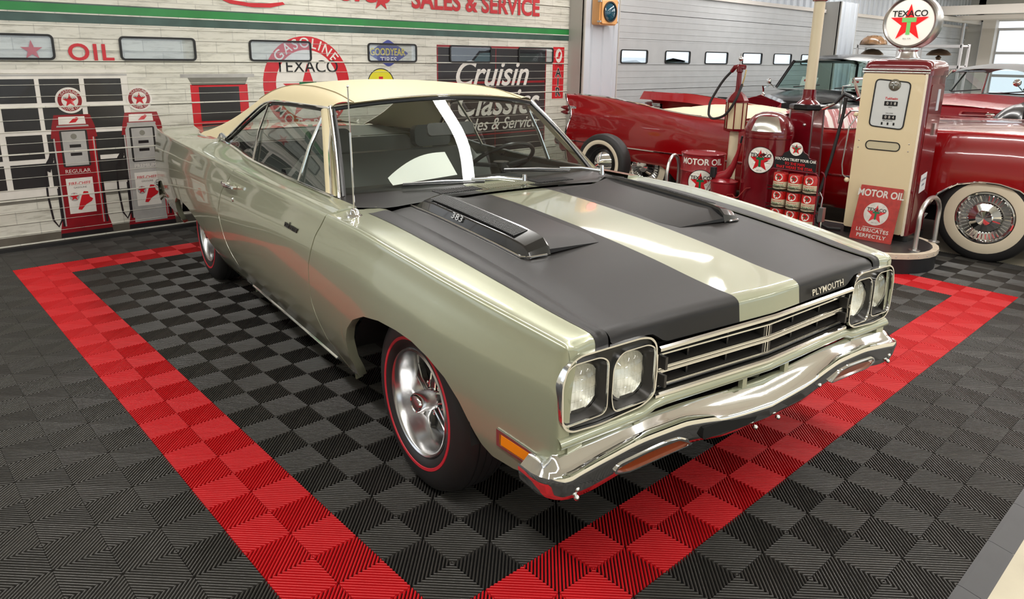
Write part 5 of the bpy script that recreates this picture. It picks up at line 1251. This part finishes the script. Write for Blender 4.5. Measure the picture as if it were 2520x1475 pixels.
G().tube([(-.06, 0, .13), (-.085, 0, .17), (-.05, 0, .22), (0, 0, .23), (.03, 0, .2)], .004, 6).build('handle', worn, oc)
# ---- whitewall tyre standing on the island
wt = thing('whitewall_tyre', (1.10, 5.08, IZT + .300), math.radians(4), 'whitewall tyre with black wheel and chrome hub cap standing on the island', 'tyre')
cw = mat('whitewall', srgb(218, 206, 182), .5)
def tyre_lathe(par, r, w, m_, s=-1, n=56):
    pf = [(r * .62, w * .80), (r * .68, w * .96), (r * .80, w), (r * .92, w * .9), (r * .98, w * .72), (r, w * .45), (r, -w * .45), (r * .98, -w * .72), (r * .92, -w * .9), (r * .8, -w), (r * .62, -w * .8)]
    return G().lathe([(a, s * b) for a, b in pf], n, axis='y').build('tyre', m_, par, smooth=50)
tyre_lathe(wt, .300, .085, RUBBER)
G().lathe([(.198, -.080), (.205, -.0845), (.235, -.0865), (.243, -.083)], 56, axis='y').build('white_band', cw, wt)
G().lathe([(.19, -.07), (.18, -.06), (.165, -.03), (.15, -.02), (.001, -.02)], 40, axis='y').build('wheel', mat('wheel black', (.012, .011, .011), .25, coat=.5), wt)
G().lathe([(.125, -.02), (.125, -.035), (.10, -.055), (.05, -.085), (.001, -.10)], 40, axis='y').build('hub_cap', CHROME, wt)
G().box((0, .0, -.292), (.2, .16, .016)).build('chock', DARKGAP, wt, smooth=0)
# ------------------------------------------------------------------ red finned convertible (x forward, y left)
cad = thing('finned_convertible', (-.09, 6.70, -.012), label='red open convertible with tall tail fins and whitewall wheels', cat='car')
cred = mat('convertible red', srgb(146, 8, 14), .2, coat=1.0); bootm = mat('boot canvas', srgb(214, 200, 172), .7, bump=(60, .2)); seatr = mat('seat red', srgb(150, 60, 62), .35, coat=.3); seatw = mat('seat cream', srgb(206, 196, 190), .4)
FIN = [(-.12, 1.085), (.1, 1.083), (.5, 1.075), (1.0, 1.03), (1.5, .975), (1.9, .945), (2.4, .932), (3.2, .932), (3.8, .985), (4.5, 1.0), (5.2, .98), (5.55, .95)]
FY = [(-.12, .83), (.5, .87), (1.2, .92), (2, .945), (3, .955), (4.5, .95), (5.55, .9)]
SB = [(-.2, .26), (.3, .24), (.78, .24), (.85, .34), (1.0, .40), (1.45, .40), (1.56, .33), (1.62, .24), (4.02, .24), (4.08, .36), (4.16, .50), (4.28, .59), (4.42, .625), (4.56, .625), (4.70, .59), (4.83, .49), (4.9, .36), (4.96, .24), (5.55, .28)]
def cside(x, z):
    zt = ip(FIN, x); y = cr(FY, x); t = (z - .24) / max(zt - .24, .1)
    bul = .085 * math.sin(min(max(t, 0), 1) * PI) ** .8 * (1 - .2 * max(0, (x - 4) / 1.5))
    finw = -.0 if x > 1.6 else -(.05) * max(0, (t - .62) / .38) * min(1, (1.6 - x) / 1.2)
    jet = .03 * math.exp(-((z - .86) / .045) ** 2) * max(0, 1 - max(0, x - .1) / .9) if x < 1.0 else 0
    return y + bul + finw + jet - .03 * max(0, .3 - t) / .3
for s in (-1, 1):
    xs_ = sorted(set(np.round(np.linspace(-.0, 5.55, 64), 3)) | set(p[0] + d for p in SB for d in (-.005, .005) if 0 < p[0] < 5.5)); rows = []
    for x in xs_:
        zb, zt = ip(SB, x), cr(FIN, x); col = []
        col.append((x, s * (cside(x, zb) - .05), zb))
        for t in np.linspace(0, 1, 22):
            z = zb + (zt - zb) * t; xx = x
            if x < .35:      # raked tail edge
                k = 1 - x / .35; xx = x - k * (.15 * max(0, (t - .74) / .26) ** 1.1 - .07 * math.exp(-((t - .72) / .12) ** 2) + .10 * max(0, .55 - t))
            col.append((xx, s * cside(x, z), z))
        ft = .012 if x < 1.9 else .02; col.append((col[-1][0], s * (cside(x, zt) - ft), zt + .004)); col.append((col[-1][0], s * (cside(x, zt) - ft - (.09 if x < 1.6 else .05)), zt - (.10 if x < 1.2 else .10 - .09 * min(1, (x - 1.2) / .7))))
        rows.append(col)
    G().grid(rows).build('body_side', cred, cad, smooth=55)
    # tail edge chrome, bullet lamps, fin trim
    e = rows[0][2:-2]; G().tube([(p[0] - .006, p[1], p[2]) for p in e], .012, 6).build('tail_trim', CHROME, cad)
    for dz in (.0, -.055): 
        b_ = G(); b_.lathe([(.030, .06), (.031, .0), (.024, -.06), (.010, -.11), (.001, -.12)], 16, axis='x', c=(-.06, s * (.845), .925 + dz)); b_.build('bullet_lamp', mat('lamp red', srgb(120, 10, 16), .1, coat=1.0), cad)
        G().lathe([(.03, .16), (.031, .03), (.028, -.0)], 16, axis='x', c=(-.06, s * .845, .925 + dz)).build('lamp_pod', CHROME, cad)
    G().tube([(x, s * (cside(x, cr(FIN, x)) - .006), cr(FIN, x) + .006) for x in np.linspace(-.02, 3.5, 60)], .007, 6).build('fin_trim', CHROME, cad)
    G().tube([(x, s * (cside(x, .55) + .004), .55) for x in np.linspace(.0, 4.0, 50)], .008, 6, rb=.012).build('side_trim', CHROME, cad)
    G().tube([(x, s * (cside(x, ip(SB, x)) - .002), ip(SB, x) + .004) for x in sorted(set(list(np.linspace(4.03, 4.95, 30))))], .008, 6).build('arch_trim', CHROME, cad)
    G().prism([(x, z) for x, z in [(p[0], p[1]) for p in SB if 4.0 < p[0] < 4.97]], ((0, s * .8, 0), (1, 0, 0), (0, 0, 1)), -.02, 0).build('wheel_well', wellm, cad, smooth=0)
    # wheels
    for wx, front in ((1.20, 0), (4.50, 1)):
        w_ = thing('wheel', (wx, s * (.91 if front else .84), .355)); w_.parent = cad
        tyre_lathe(w_, .355, .095, RUBBER, s); G().lathe([(.205, s * .092), (.21, s * .0965), (.275, s * .0985), (.282, s * .095)], 56, axis='y').build('white_band', cw, w_)
        G().lathe([(.205, s * .08), (.20, s * .098), (.19, s * .10), (.175, s * .075), (.12, s * .07), (.11, s * .085), (.06, s * .10), (.055, s * .115), (.001, s * .12)], 48, axis='y').build('hub_cap', CHROME, w_)
        g = G()
        for k in range(36):
            t = 2 * PI * k / 36; g.box((.15 * math.cos(t), s * .078, .15 * math.sin(t)), (.042, .008, .007), R=Matrix.Rotation(-t, 3, 'Y'))
        g.build('hub_vane', CHROME, w_, smooth=0)
# deck, boot cover, cockpit, hood
G().grid([[(x, b * (ip(FY, x) - .06), z) for b in (-1, -.9, -.5, 0, .5, .9, 1)] for x, z in ((.02, .60), (.06, .74), (.16, .80), (.6, .86), (1.3, .93))]).build('rear_deck', cred, cad)
rows = []
for x, z in ((1.0, .90), (1.1, .965), (1.35, 1.0), (1.7, 1.015), (2.0, 1.0), (2.1, .93)): rows.append([(x - .15 * abs(b) ** 3, b * .90, z + .012 * math.sin(b * 9) * (1 if 1.05 < x < 2 else 0) - .04 * b * b) for b in np.linspace(-1, 1, 25)])
G().grid(rows).build('boot_cover', bootm, cad)
def cad_seat(x0, zt, nm):
    rows = []
    for b in np.linspace(-.86, .86, 45):
        rib = .012 * abs(math.sin(b * 17)); rows.append([(x0 + .5, b, .5), (x0 + .5, b, .56 + rib), (x0 + .1, b, .54 + rib), (x0 - .02 + rib, b, .7), (x0 - .12 + rib, b, zt - .08), (x0 - .17, b, zt), (x0 - .25, b, zt - .02), (x0 - .28, b, .5)])
    g = G(); g.v = [p for r in rows for p in r]
    for i in range(44):
        for j in range(7): g.f.append([i * 8 + j, (i + 1) * 8 + j, (i + 1) * 8 + j + 1, i * 8 + j + 1]); g.m.append(1 if (i // 3) % 3 == 2 else 0)
    g.build(nm, [seatr, seatw], cad, smooth=60)
cad_seat(2.2, .96, 'rear_seat'); cad_seat(2.98, 1.05, 'front_seat')
G().box((2.7, 0, .45), (1.6, 1.8, .06)).build('cockpit_floor', wellm, cad, smooth=0)
for s in (-1, 1): G().grid([[(x, s * .90, z) for z in (.5, .7, .9)] for x in (2.0, 2.7, 3.4)]).build('door_card', seatr, cad)
G().grid([[(x, b * ip(FY, x), z + .03 * (1 - b * b)) for b in np.linspace(-1, 1, 13)] for x, z in ((3.45, .93), (3.7, .985), (4.5, 1.0), (5.2, .98), (5.55, .93))]).build('hood', cred, cad)
G().grid([[(x, b * .9, z) for b in np.linspace(-1, 1, 9)] for x, z in ((3.42, .90), (3.36, .92), (3.28, .9), (3.26, .75))]).build('dashboard', seatr, cad)
# windshield
wsb = lambda b, v: (3.72 - .22 * b * b - .22 * v, b * (.86 - .08 * v), .99 + .40 * v - .02 * b * b)
G().grid([[wsb(b, v) for b in np.linspace(-1, 1, 17)] for v in (0, .5, 1)]).build('windshield', glass('clear car glass', (.94, .97, .96), 1.5), cad)
g = G(); g.tube([wsb(b, 1) for b in np.linspace(-1, 1, 17)], .012, 6)
for b in (-1, 1): g.tube([wsb(b, v) for v in (-.05, .5, 1)], .014, 6)
g.build('windshield_frame', CHROME, cad)
st = G(); c = Vector((3.12, .42, .98)); ax = Vector((-.7, 0, .7)); e1 = Vector((0, 1, 0)); e2 = ax.cross(e1); st.tube([c + (e1 * math.cos(t) + e2 * math.sin(t)) * .2 for t in np.linspace(0, 2 * PI, 28, endpoint=False)], .011, 6, closed=True); st.build('steering_wheel', cred, cad)
for x0, z0, nm in ((-.14, .52, 'rear_bumper'), (5.62, .5, 'front_bumper')):
    G().tube([(x0 + (.18 if x0 < 0 else -.18), -1.0, z0), (x0, -.9, z0), (x0 - (.03 if x0 < 0 else -.03), 0, z0), (x0, .9, z0), (x0 + (.18 if x0 < 0 else -.18), 1.0, z0)], .07, 10, rb=.11, up=(1, 0, 0)).build(nm, CHROME, cad)
G().box((2.6, 0, .32), (4.6, 1.5, .08)).build('underbody', wellm, cad, smooth=0)
G().grid([[(5.56, b, z) for b in (-.85, 0, .85)] for z in (.35, .65, .93)]).build('grille', STEEL, cad)

# ------------------------------------------------------------------ generic older cars in the back row (front towards -Y)
rr_black = mat('limousine black', (.008, .008, .009), .22, spec=.3, coat=.15)
def back_car(name, loc, rz, label, body, spec):
    t_ = thing(name, loc, rz, label, 'car')
    W, L, hz, hf, wx, rz_ = spec['w'], spec['l'], spec['hood_rear'], spec['hood_front'], spec['ws'], spec['roof']
    hw = spec.get('hood_w', .38)
    # hood
    rows = []
    for u in np.linspace(0, 1, 9):
        x = -.02 - u * wx; z = hf + (hz - hf) * u ** .8; w_ = hw + (W * .44 - hw) * u
        rows.append([(x, b * w_, z - spec.get('crown', .12) * abs(b) ** 2.2) for b in np.linspace(-1, 1, 13)])
    G().grid(rows).build('hood', body, t_)
    # lower body and fenders
    for s in (-1, 1):
        rows = []
        for x in np.linspace(.0, -L, 30):
            fz = spec['fender'] + spec.get('swoop', 0) * math.exp(-((x + .75) / .6) ** 2) - .12 * max(0, (x + .25) / .25) ** 2
            fz = fz if x > -wx - .2 else spec['belt']
            wy = W / 2 * (1 - .12 * max(0, 1 + x / .5) ** 2)
            rows.append([(x, s * wy * .93, .25), (x, s * wy, .45), (x, s * wy * 1.0, fz - .16), (x, s * wy * .96, fz - .06), (x, s * wy * .84, fz), (x, s * wy * .66, fz - .03), (x, s * wy * .52, fz - .10)])
        G().grid(rows).build('body_side', body, t_, smooth=60)
        if spec.get('pontoon'):
            G().lathe([(max(.30 * math.sqrt(max(1 - q * q, 0)), .001), -.62 + .66 * q) for q in np.linspace(-1, 1, 17)], 24, axis='x', c=(0, s * (W / 2 - .27), .76), sx=.86, sy=1.15).build('pontoon_fender', body, t_)
        G().lathe([(.001, .045), (.05, .04), (.085, .02), (.095, -.02), (.09, -.1), (.04, -.2)], 24, axis='x', c=(-.06, s * (W / 2 - .22), spec['fender'] - .10)).build('headlight', CHROME, t_)
        for x in (-.75, -L + .95):
            w_ = thing('wheel', (x, s * (W / 2 - .12), .35)); w_.parent = t_; tyre_lathe(w_, .35, .1, RUBBER, s, 28); G().lathe([(.21, s * .08), (.18, s * .09), (.1, s * .1), (.001, s * .11)], 24, axis='y').build('hub_cap', CHROME, w_)
    fw = W * (.24 if spec.get('pontoon') else .45)
    G().grid([[(x, b, z) for b in (-fw, 0, fw)] for x, z in ((-.01, .3), (-.01, hf - .2), (-.03, hf - .03), (-.06, hf - .005))]).build('front_panel', body, t_)
    # cabin: pillars, roof, glass
    wb, tw = W * .42, W * .34; xb, xt = -wx, -wx - spec['rake']; bz = hz
    roof = []
    for u, dz in ((0, 0), (.12, .05), (.4, .075), (.7, .06), (1, .0)):
        x = xt - u * spec['cab']; roof.append([(x, b * tw * 1.04, rz_ - .075 + dz - .09 * abs(b) ** 3) for b in np.linspace(-1, 1, 11)])
    G().grid(roof).build('roof', spec.get('roofm', body), t_)
    gm = spec.get('glass') or glass('limo glass', (.62, .74, .72), 1.22)
    G().grid([[(xb + (xt - xb) * v - .10 * b * b * (1 - v), b * (wb + (tw - wb) * v), bz + (rz_ - .10 - bz) * v) for b in np.linspace(-1, 1, 9)] for v in (0, .5, 1)]).build('windshield', gm, t_)
    xe = xt - spec['cab']
    G().grid([[(xe - .35 * (1 - v), b * (wb + (tw - wb) * v), spec['belt'] + .03 + (rz_ - .10 - spec['belt']) * v) for b in (-1, 0, 1)] for v in (0, 1)]).build('rear_window', gm, t_)
    for s in (-1, 1):
        G().grid([[(xb - .1, s * wb, bz - .02), (xe - .3, s * wb, spec['belt'] + .02)], [(xt, s * tw, rz_ - .12), (xe, s * tw, rz_ - .12)]]).build('side_glass', gm, t_)
        for (p, q) in (((xb - .08, wb, bz), (xt, tw, rz_ - .11)), ((xb - .9, wb, bz), (xt - .75, tw, rz_ - .11)), ((xe - .3, wb, spec['belt']), (xe, tw, rz_ - .11))):
            G().tube([(p[0], s * p[1], p[2]), (q[0], s * q[1], q[2])], .022, 8).build('pillar', spec.get('pillarm', body), t_)
        G().tube([(xt, s * tw, rz_ - .12), (xe, s * tw, rz_ - .12)], .02, 6).build('roof_rail', body, t_)
    G().grid([[(x, b * wb, z) for b in (-1, 0, 1)] for x, z in ((xb - .05, bz - .02), (xb - .4, bz - .06), (xe - .4, spec['belt'])) ]).build('interior_deck', inner, t_)
    G().grid([[(x, b * W * .42, z) for b in (-1, -.5, 0, .5, 1)] for x, z in ((xe - .3, spec['belt'] + .02), (-L + .4, spec['belt'] - .02), (-L, spec['belt'] - .25), (-L, .3))]).build('trunk', body, t_)
    # wipers and bumper
    for b in (-.35, .25): G().tube([(xb + .03, b, bz + .02), (xb - .05, b + .35, bz + .06)], .008, 6).build('wiper', BLACKP, t_)
    G().tube([(-.05, -W / 2 + .1, .45), (.1, -W / 2 + .25, .45), (.13, 0, .45), (.1, W / 2 - .25, .45), (-.05, W / 2 - .1, .45)], .045, 8, rb=.08, up=(1, 0, 0)).build('bumper', CHROME, t_)
    G().box((-L / 2, 0, .3), (L - .3, W * .8, .1)).build('underbody', wellm, t_, smooth=0)
    for s in (-1, 1): G().lathe([(.035, 0), (.042, .012), (.038, .03), (.001, .04)], 16, axis='x', c=(xb + .05, s * (wb + .05), bz + .09)).build('mirror', CHROME, t_); G().tube([(xb + .05, s * (wb + .05), bz + .07), (xb - .02, s * wb, bz)], .008, 6).build('mirror_arm', CHROME, t_)
    return t_
RQ = math.radians(-90)
lim = back_car('black_limousine', (1.18, 8.15, -.012), RQ, 'black limousine with tall chrome radiator behind the red convertible', rr_black, dict(w=1.60, l=5.4, hood_rear=1.13, hood_front=1.03, ws=1.50, roof=1.63, fender=.95, belt=1.02, rake=.30, cab=2.3, hood_w=.30, crown=.10, swoop=.06))
# radiator shell with peaked top, vanes and winged mascot
sh = [(-.29, .42), (.29, .42), (.29, 1.0), (0, 1.09), (-.29, 1.0)]; shi = [(-.245, .46), (.245, .46), (.245, .955), (0, .965), (-.245, .955)]
FRX = ((0, 0, 0), (0, 1, 0), (0, 0, 1))
G().ring(sh, shi, FRX, -.10, .10).build('radiator_shell', CHROME, lim, smooth=0)
G().prism([(-.25, .955), (.25, .955), (.28, .998), (0, 1.085), (-.28, .998)], FRX, .08, .102).build('radiator_pediment', mat('pediment red reflection', srgb(110, 16, 28), .1, .6, coat=1.0), lim, smooth=0)  # peak of the chrome shell, its red reflection put into the colour
for k in range(17): G().box((.07, -.235 + k * .0294, .71), (.05, .009, .5)).build('radiator_vane', CHROME, lim, smooth=0)
G().prism(shi, FRX, -.05, .02).build('radiator_core', DARKGAP, lim, smooth=0)
G().lathe([(.03, 1.085), (.03, 1.1), (.014, 1.11), (.01, 1.13)], 14, c=(.05, 0, 0)).build('radiator_cap', CHROME, lim)
G().tube([(.05, 0, 1.12), (.055, 0, 1.16), (.075, 0, 1.19), (.085, 0, 1.205)], [.012, .014, .010, .009], 8).build('mascot', CHROME, lim)
for s in (-1, 1): G().tube([(.06, s * .008, 1.18), (.02, s * .03, 1.20), (-.02, s * .035, 1.185)], [.006, .009, .003], 6).build('mascot_wing', CHROME, lim)
cardm = mat('price card', srgb(232, 228, 222), .5)
for (x, y, s_, lb) in ((1.62, 9.86, 1.0, 'white price card on the right of the limousine dashboard'), (.92, 9.86, .9, 'white price card on the left of the limousine dashboard')):
    t_ = thing('price_card', (x, y, 1.13), 0, lb, 'card')
    G().prism([(-.12, 0), (.12, .0), (.13, .15), (-.11, .16)], ((0, 0, 0), (1, 0, 0), (0, .35, .94)), 0, .002).build('sheet', cardm, t_, smooth=0)
    G().prism([(-.07, .09), (.02, .09), (.02, .12), (-.07, .12)], ((0, 0, 0), (1, 0, 0), (0, .35, .94)), .0022, .003).build('red_print', LOGO_R, t_, smooth=0)
back_car('red_hardtop', (2.80, 9.7, -.012), RQ, 'red two-tone hardtop parked in the back row right of the pump', mat('hardtop red', srgb(146, 18, 30), .25, spec=.3, coat=.25), dict(w=1.50, l=5.2, hood_rear=1.10, hood_front=1.0, ws=1.45, roof=1.52, fender=.98, belt=1.02, rake=.38, cab=1.9, hood_w=.7, crown=.04, roofm=mat('roof grey', srgb(70, 70, 72), .4), pillarm=CHROME, glass=glass('hardtop glass', (.8, .84, .84), 1.25)))
rh = bpy.data.objects['red_hardtop']
G().ring(roundpoly([(.2, .88), (.72, .90), (.70, .95), (.22, .94)], .02, 3), roundpoly([(.23, .895), (.69, .91), (.68, .935), (.24, .93)], .015, 3), FRX, .0, .03).build('brow_trim', CHROME, rh)
g = G()
for k in range(14): g.box((.02, -.68 + k * .104, .78), (.03, .02, .16))
for z in (.70, .78, .86): g.box((.03, 0, z), (.02, 1.4, .012))
g.build('grille', CHROME, rh, smooth=0)
back_car('black_sedan', (4.42, 7.98, -.012), RQ, 'rounded black vintage sedan at the right edge of the photo', rr_black, dict(w=1.60, l=4.9, hood_rear=1.22, hood_front=1.12, ws=1.15, roof=1.74, fender=.98, belt=1.10, rake=.40, cab=2.0, hood_w=.30, crown=.2, swoop=-.05, pontoon=1))

# ------------------------------------------------------------------ white racks and stained-glass lamps by the far wall
rkw = mat('rack white', srgb(222, 222, 222), .4)
for k, (x0, x1, y, lb) in enumerate(((.0, .72, 13.9, 'white tube shelf rack beside the second column'), (.98, 1.75, 13.9, 'white tube shelf rack behind the pump globe'))):
    t_ = thing('tube_rack', ((x0 + x1) / 2, y, -.012), 0, lb, 'rack'); w_ = (x1 - x0) / 2
    for sx in (-w_, w_):
        for sy in (-.2, .2): G().box((sx, sy, .92), (.035, .035, 1.84)).build('post', rkw, t_, smooth=0)
    for z in (.5, 1.0, 1.45, 1.80):
        for sy in (-.2, .2): G().box((0, sy, z), (w_ * 2, .035, .05)).build('rail', rkw, t_, smooth=0)
        G().box((0, 0, z), (w_ * 2, .38, .015)).build('shelf', rkw, t_, smooth=0)
sg = mat('stained glass', srgb(150, 112, 76), .3, noise=(14, .6), coat=.4); brz = mat('bronze', (.12, .08, .05), .35, .8)
for k, (x, y, z, sc_, lb) in enumerate(((.2, 13.9, 1.815, 1.0, 'brown stained-glass dome lamp on top of the white rack'), (.2, 13.9, 1.465, .8, 'dark bronze lamp on the shelf under the dome lamp'), (1.35, 13.9, 1.465, .8, 'dark bronze lamp on the shelf behind the globe'))):
    t_ = thing('dome_lamp', (x, y, z), 0, lb, 'lamp')
    if k == 0:
        G().lathe([(.235, .0), (.24, .02), (.225, .07), (.18, .125), (.11, .165), (.04, .18), (.001, .182)], 24).build('shade', sg, t_)
        for q in range(8): t = 2 * PI * q / 8; G().tube([(.242 * math.cos(t), .242 * math.sin(t), .02), (.228 * math.cos(t), .228 * math.sin(t), .07), (.112 * math.cos(t), .112 * math.sin(t), .167)], .006, 5).build('came', brz, t_)
        G().lathe([(.24, 0), (.246, .008), (.24, .02)], 24).build('rim', brz, t_)
    else:
        G().lathe([(.12, 0), (.11, .02), (.05, .04), (.03, .09), (.05, .14), (.02, .16), (.02, .2)], 18).build('base', brz, t_); G().lathe([(.2, .17), (.19, .2), (.12, .26), (.03, .285), (.001, .286)], 20).build('shade', brz, t_)
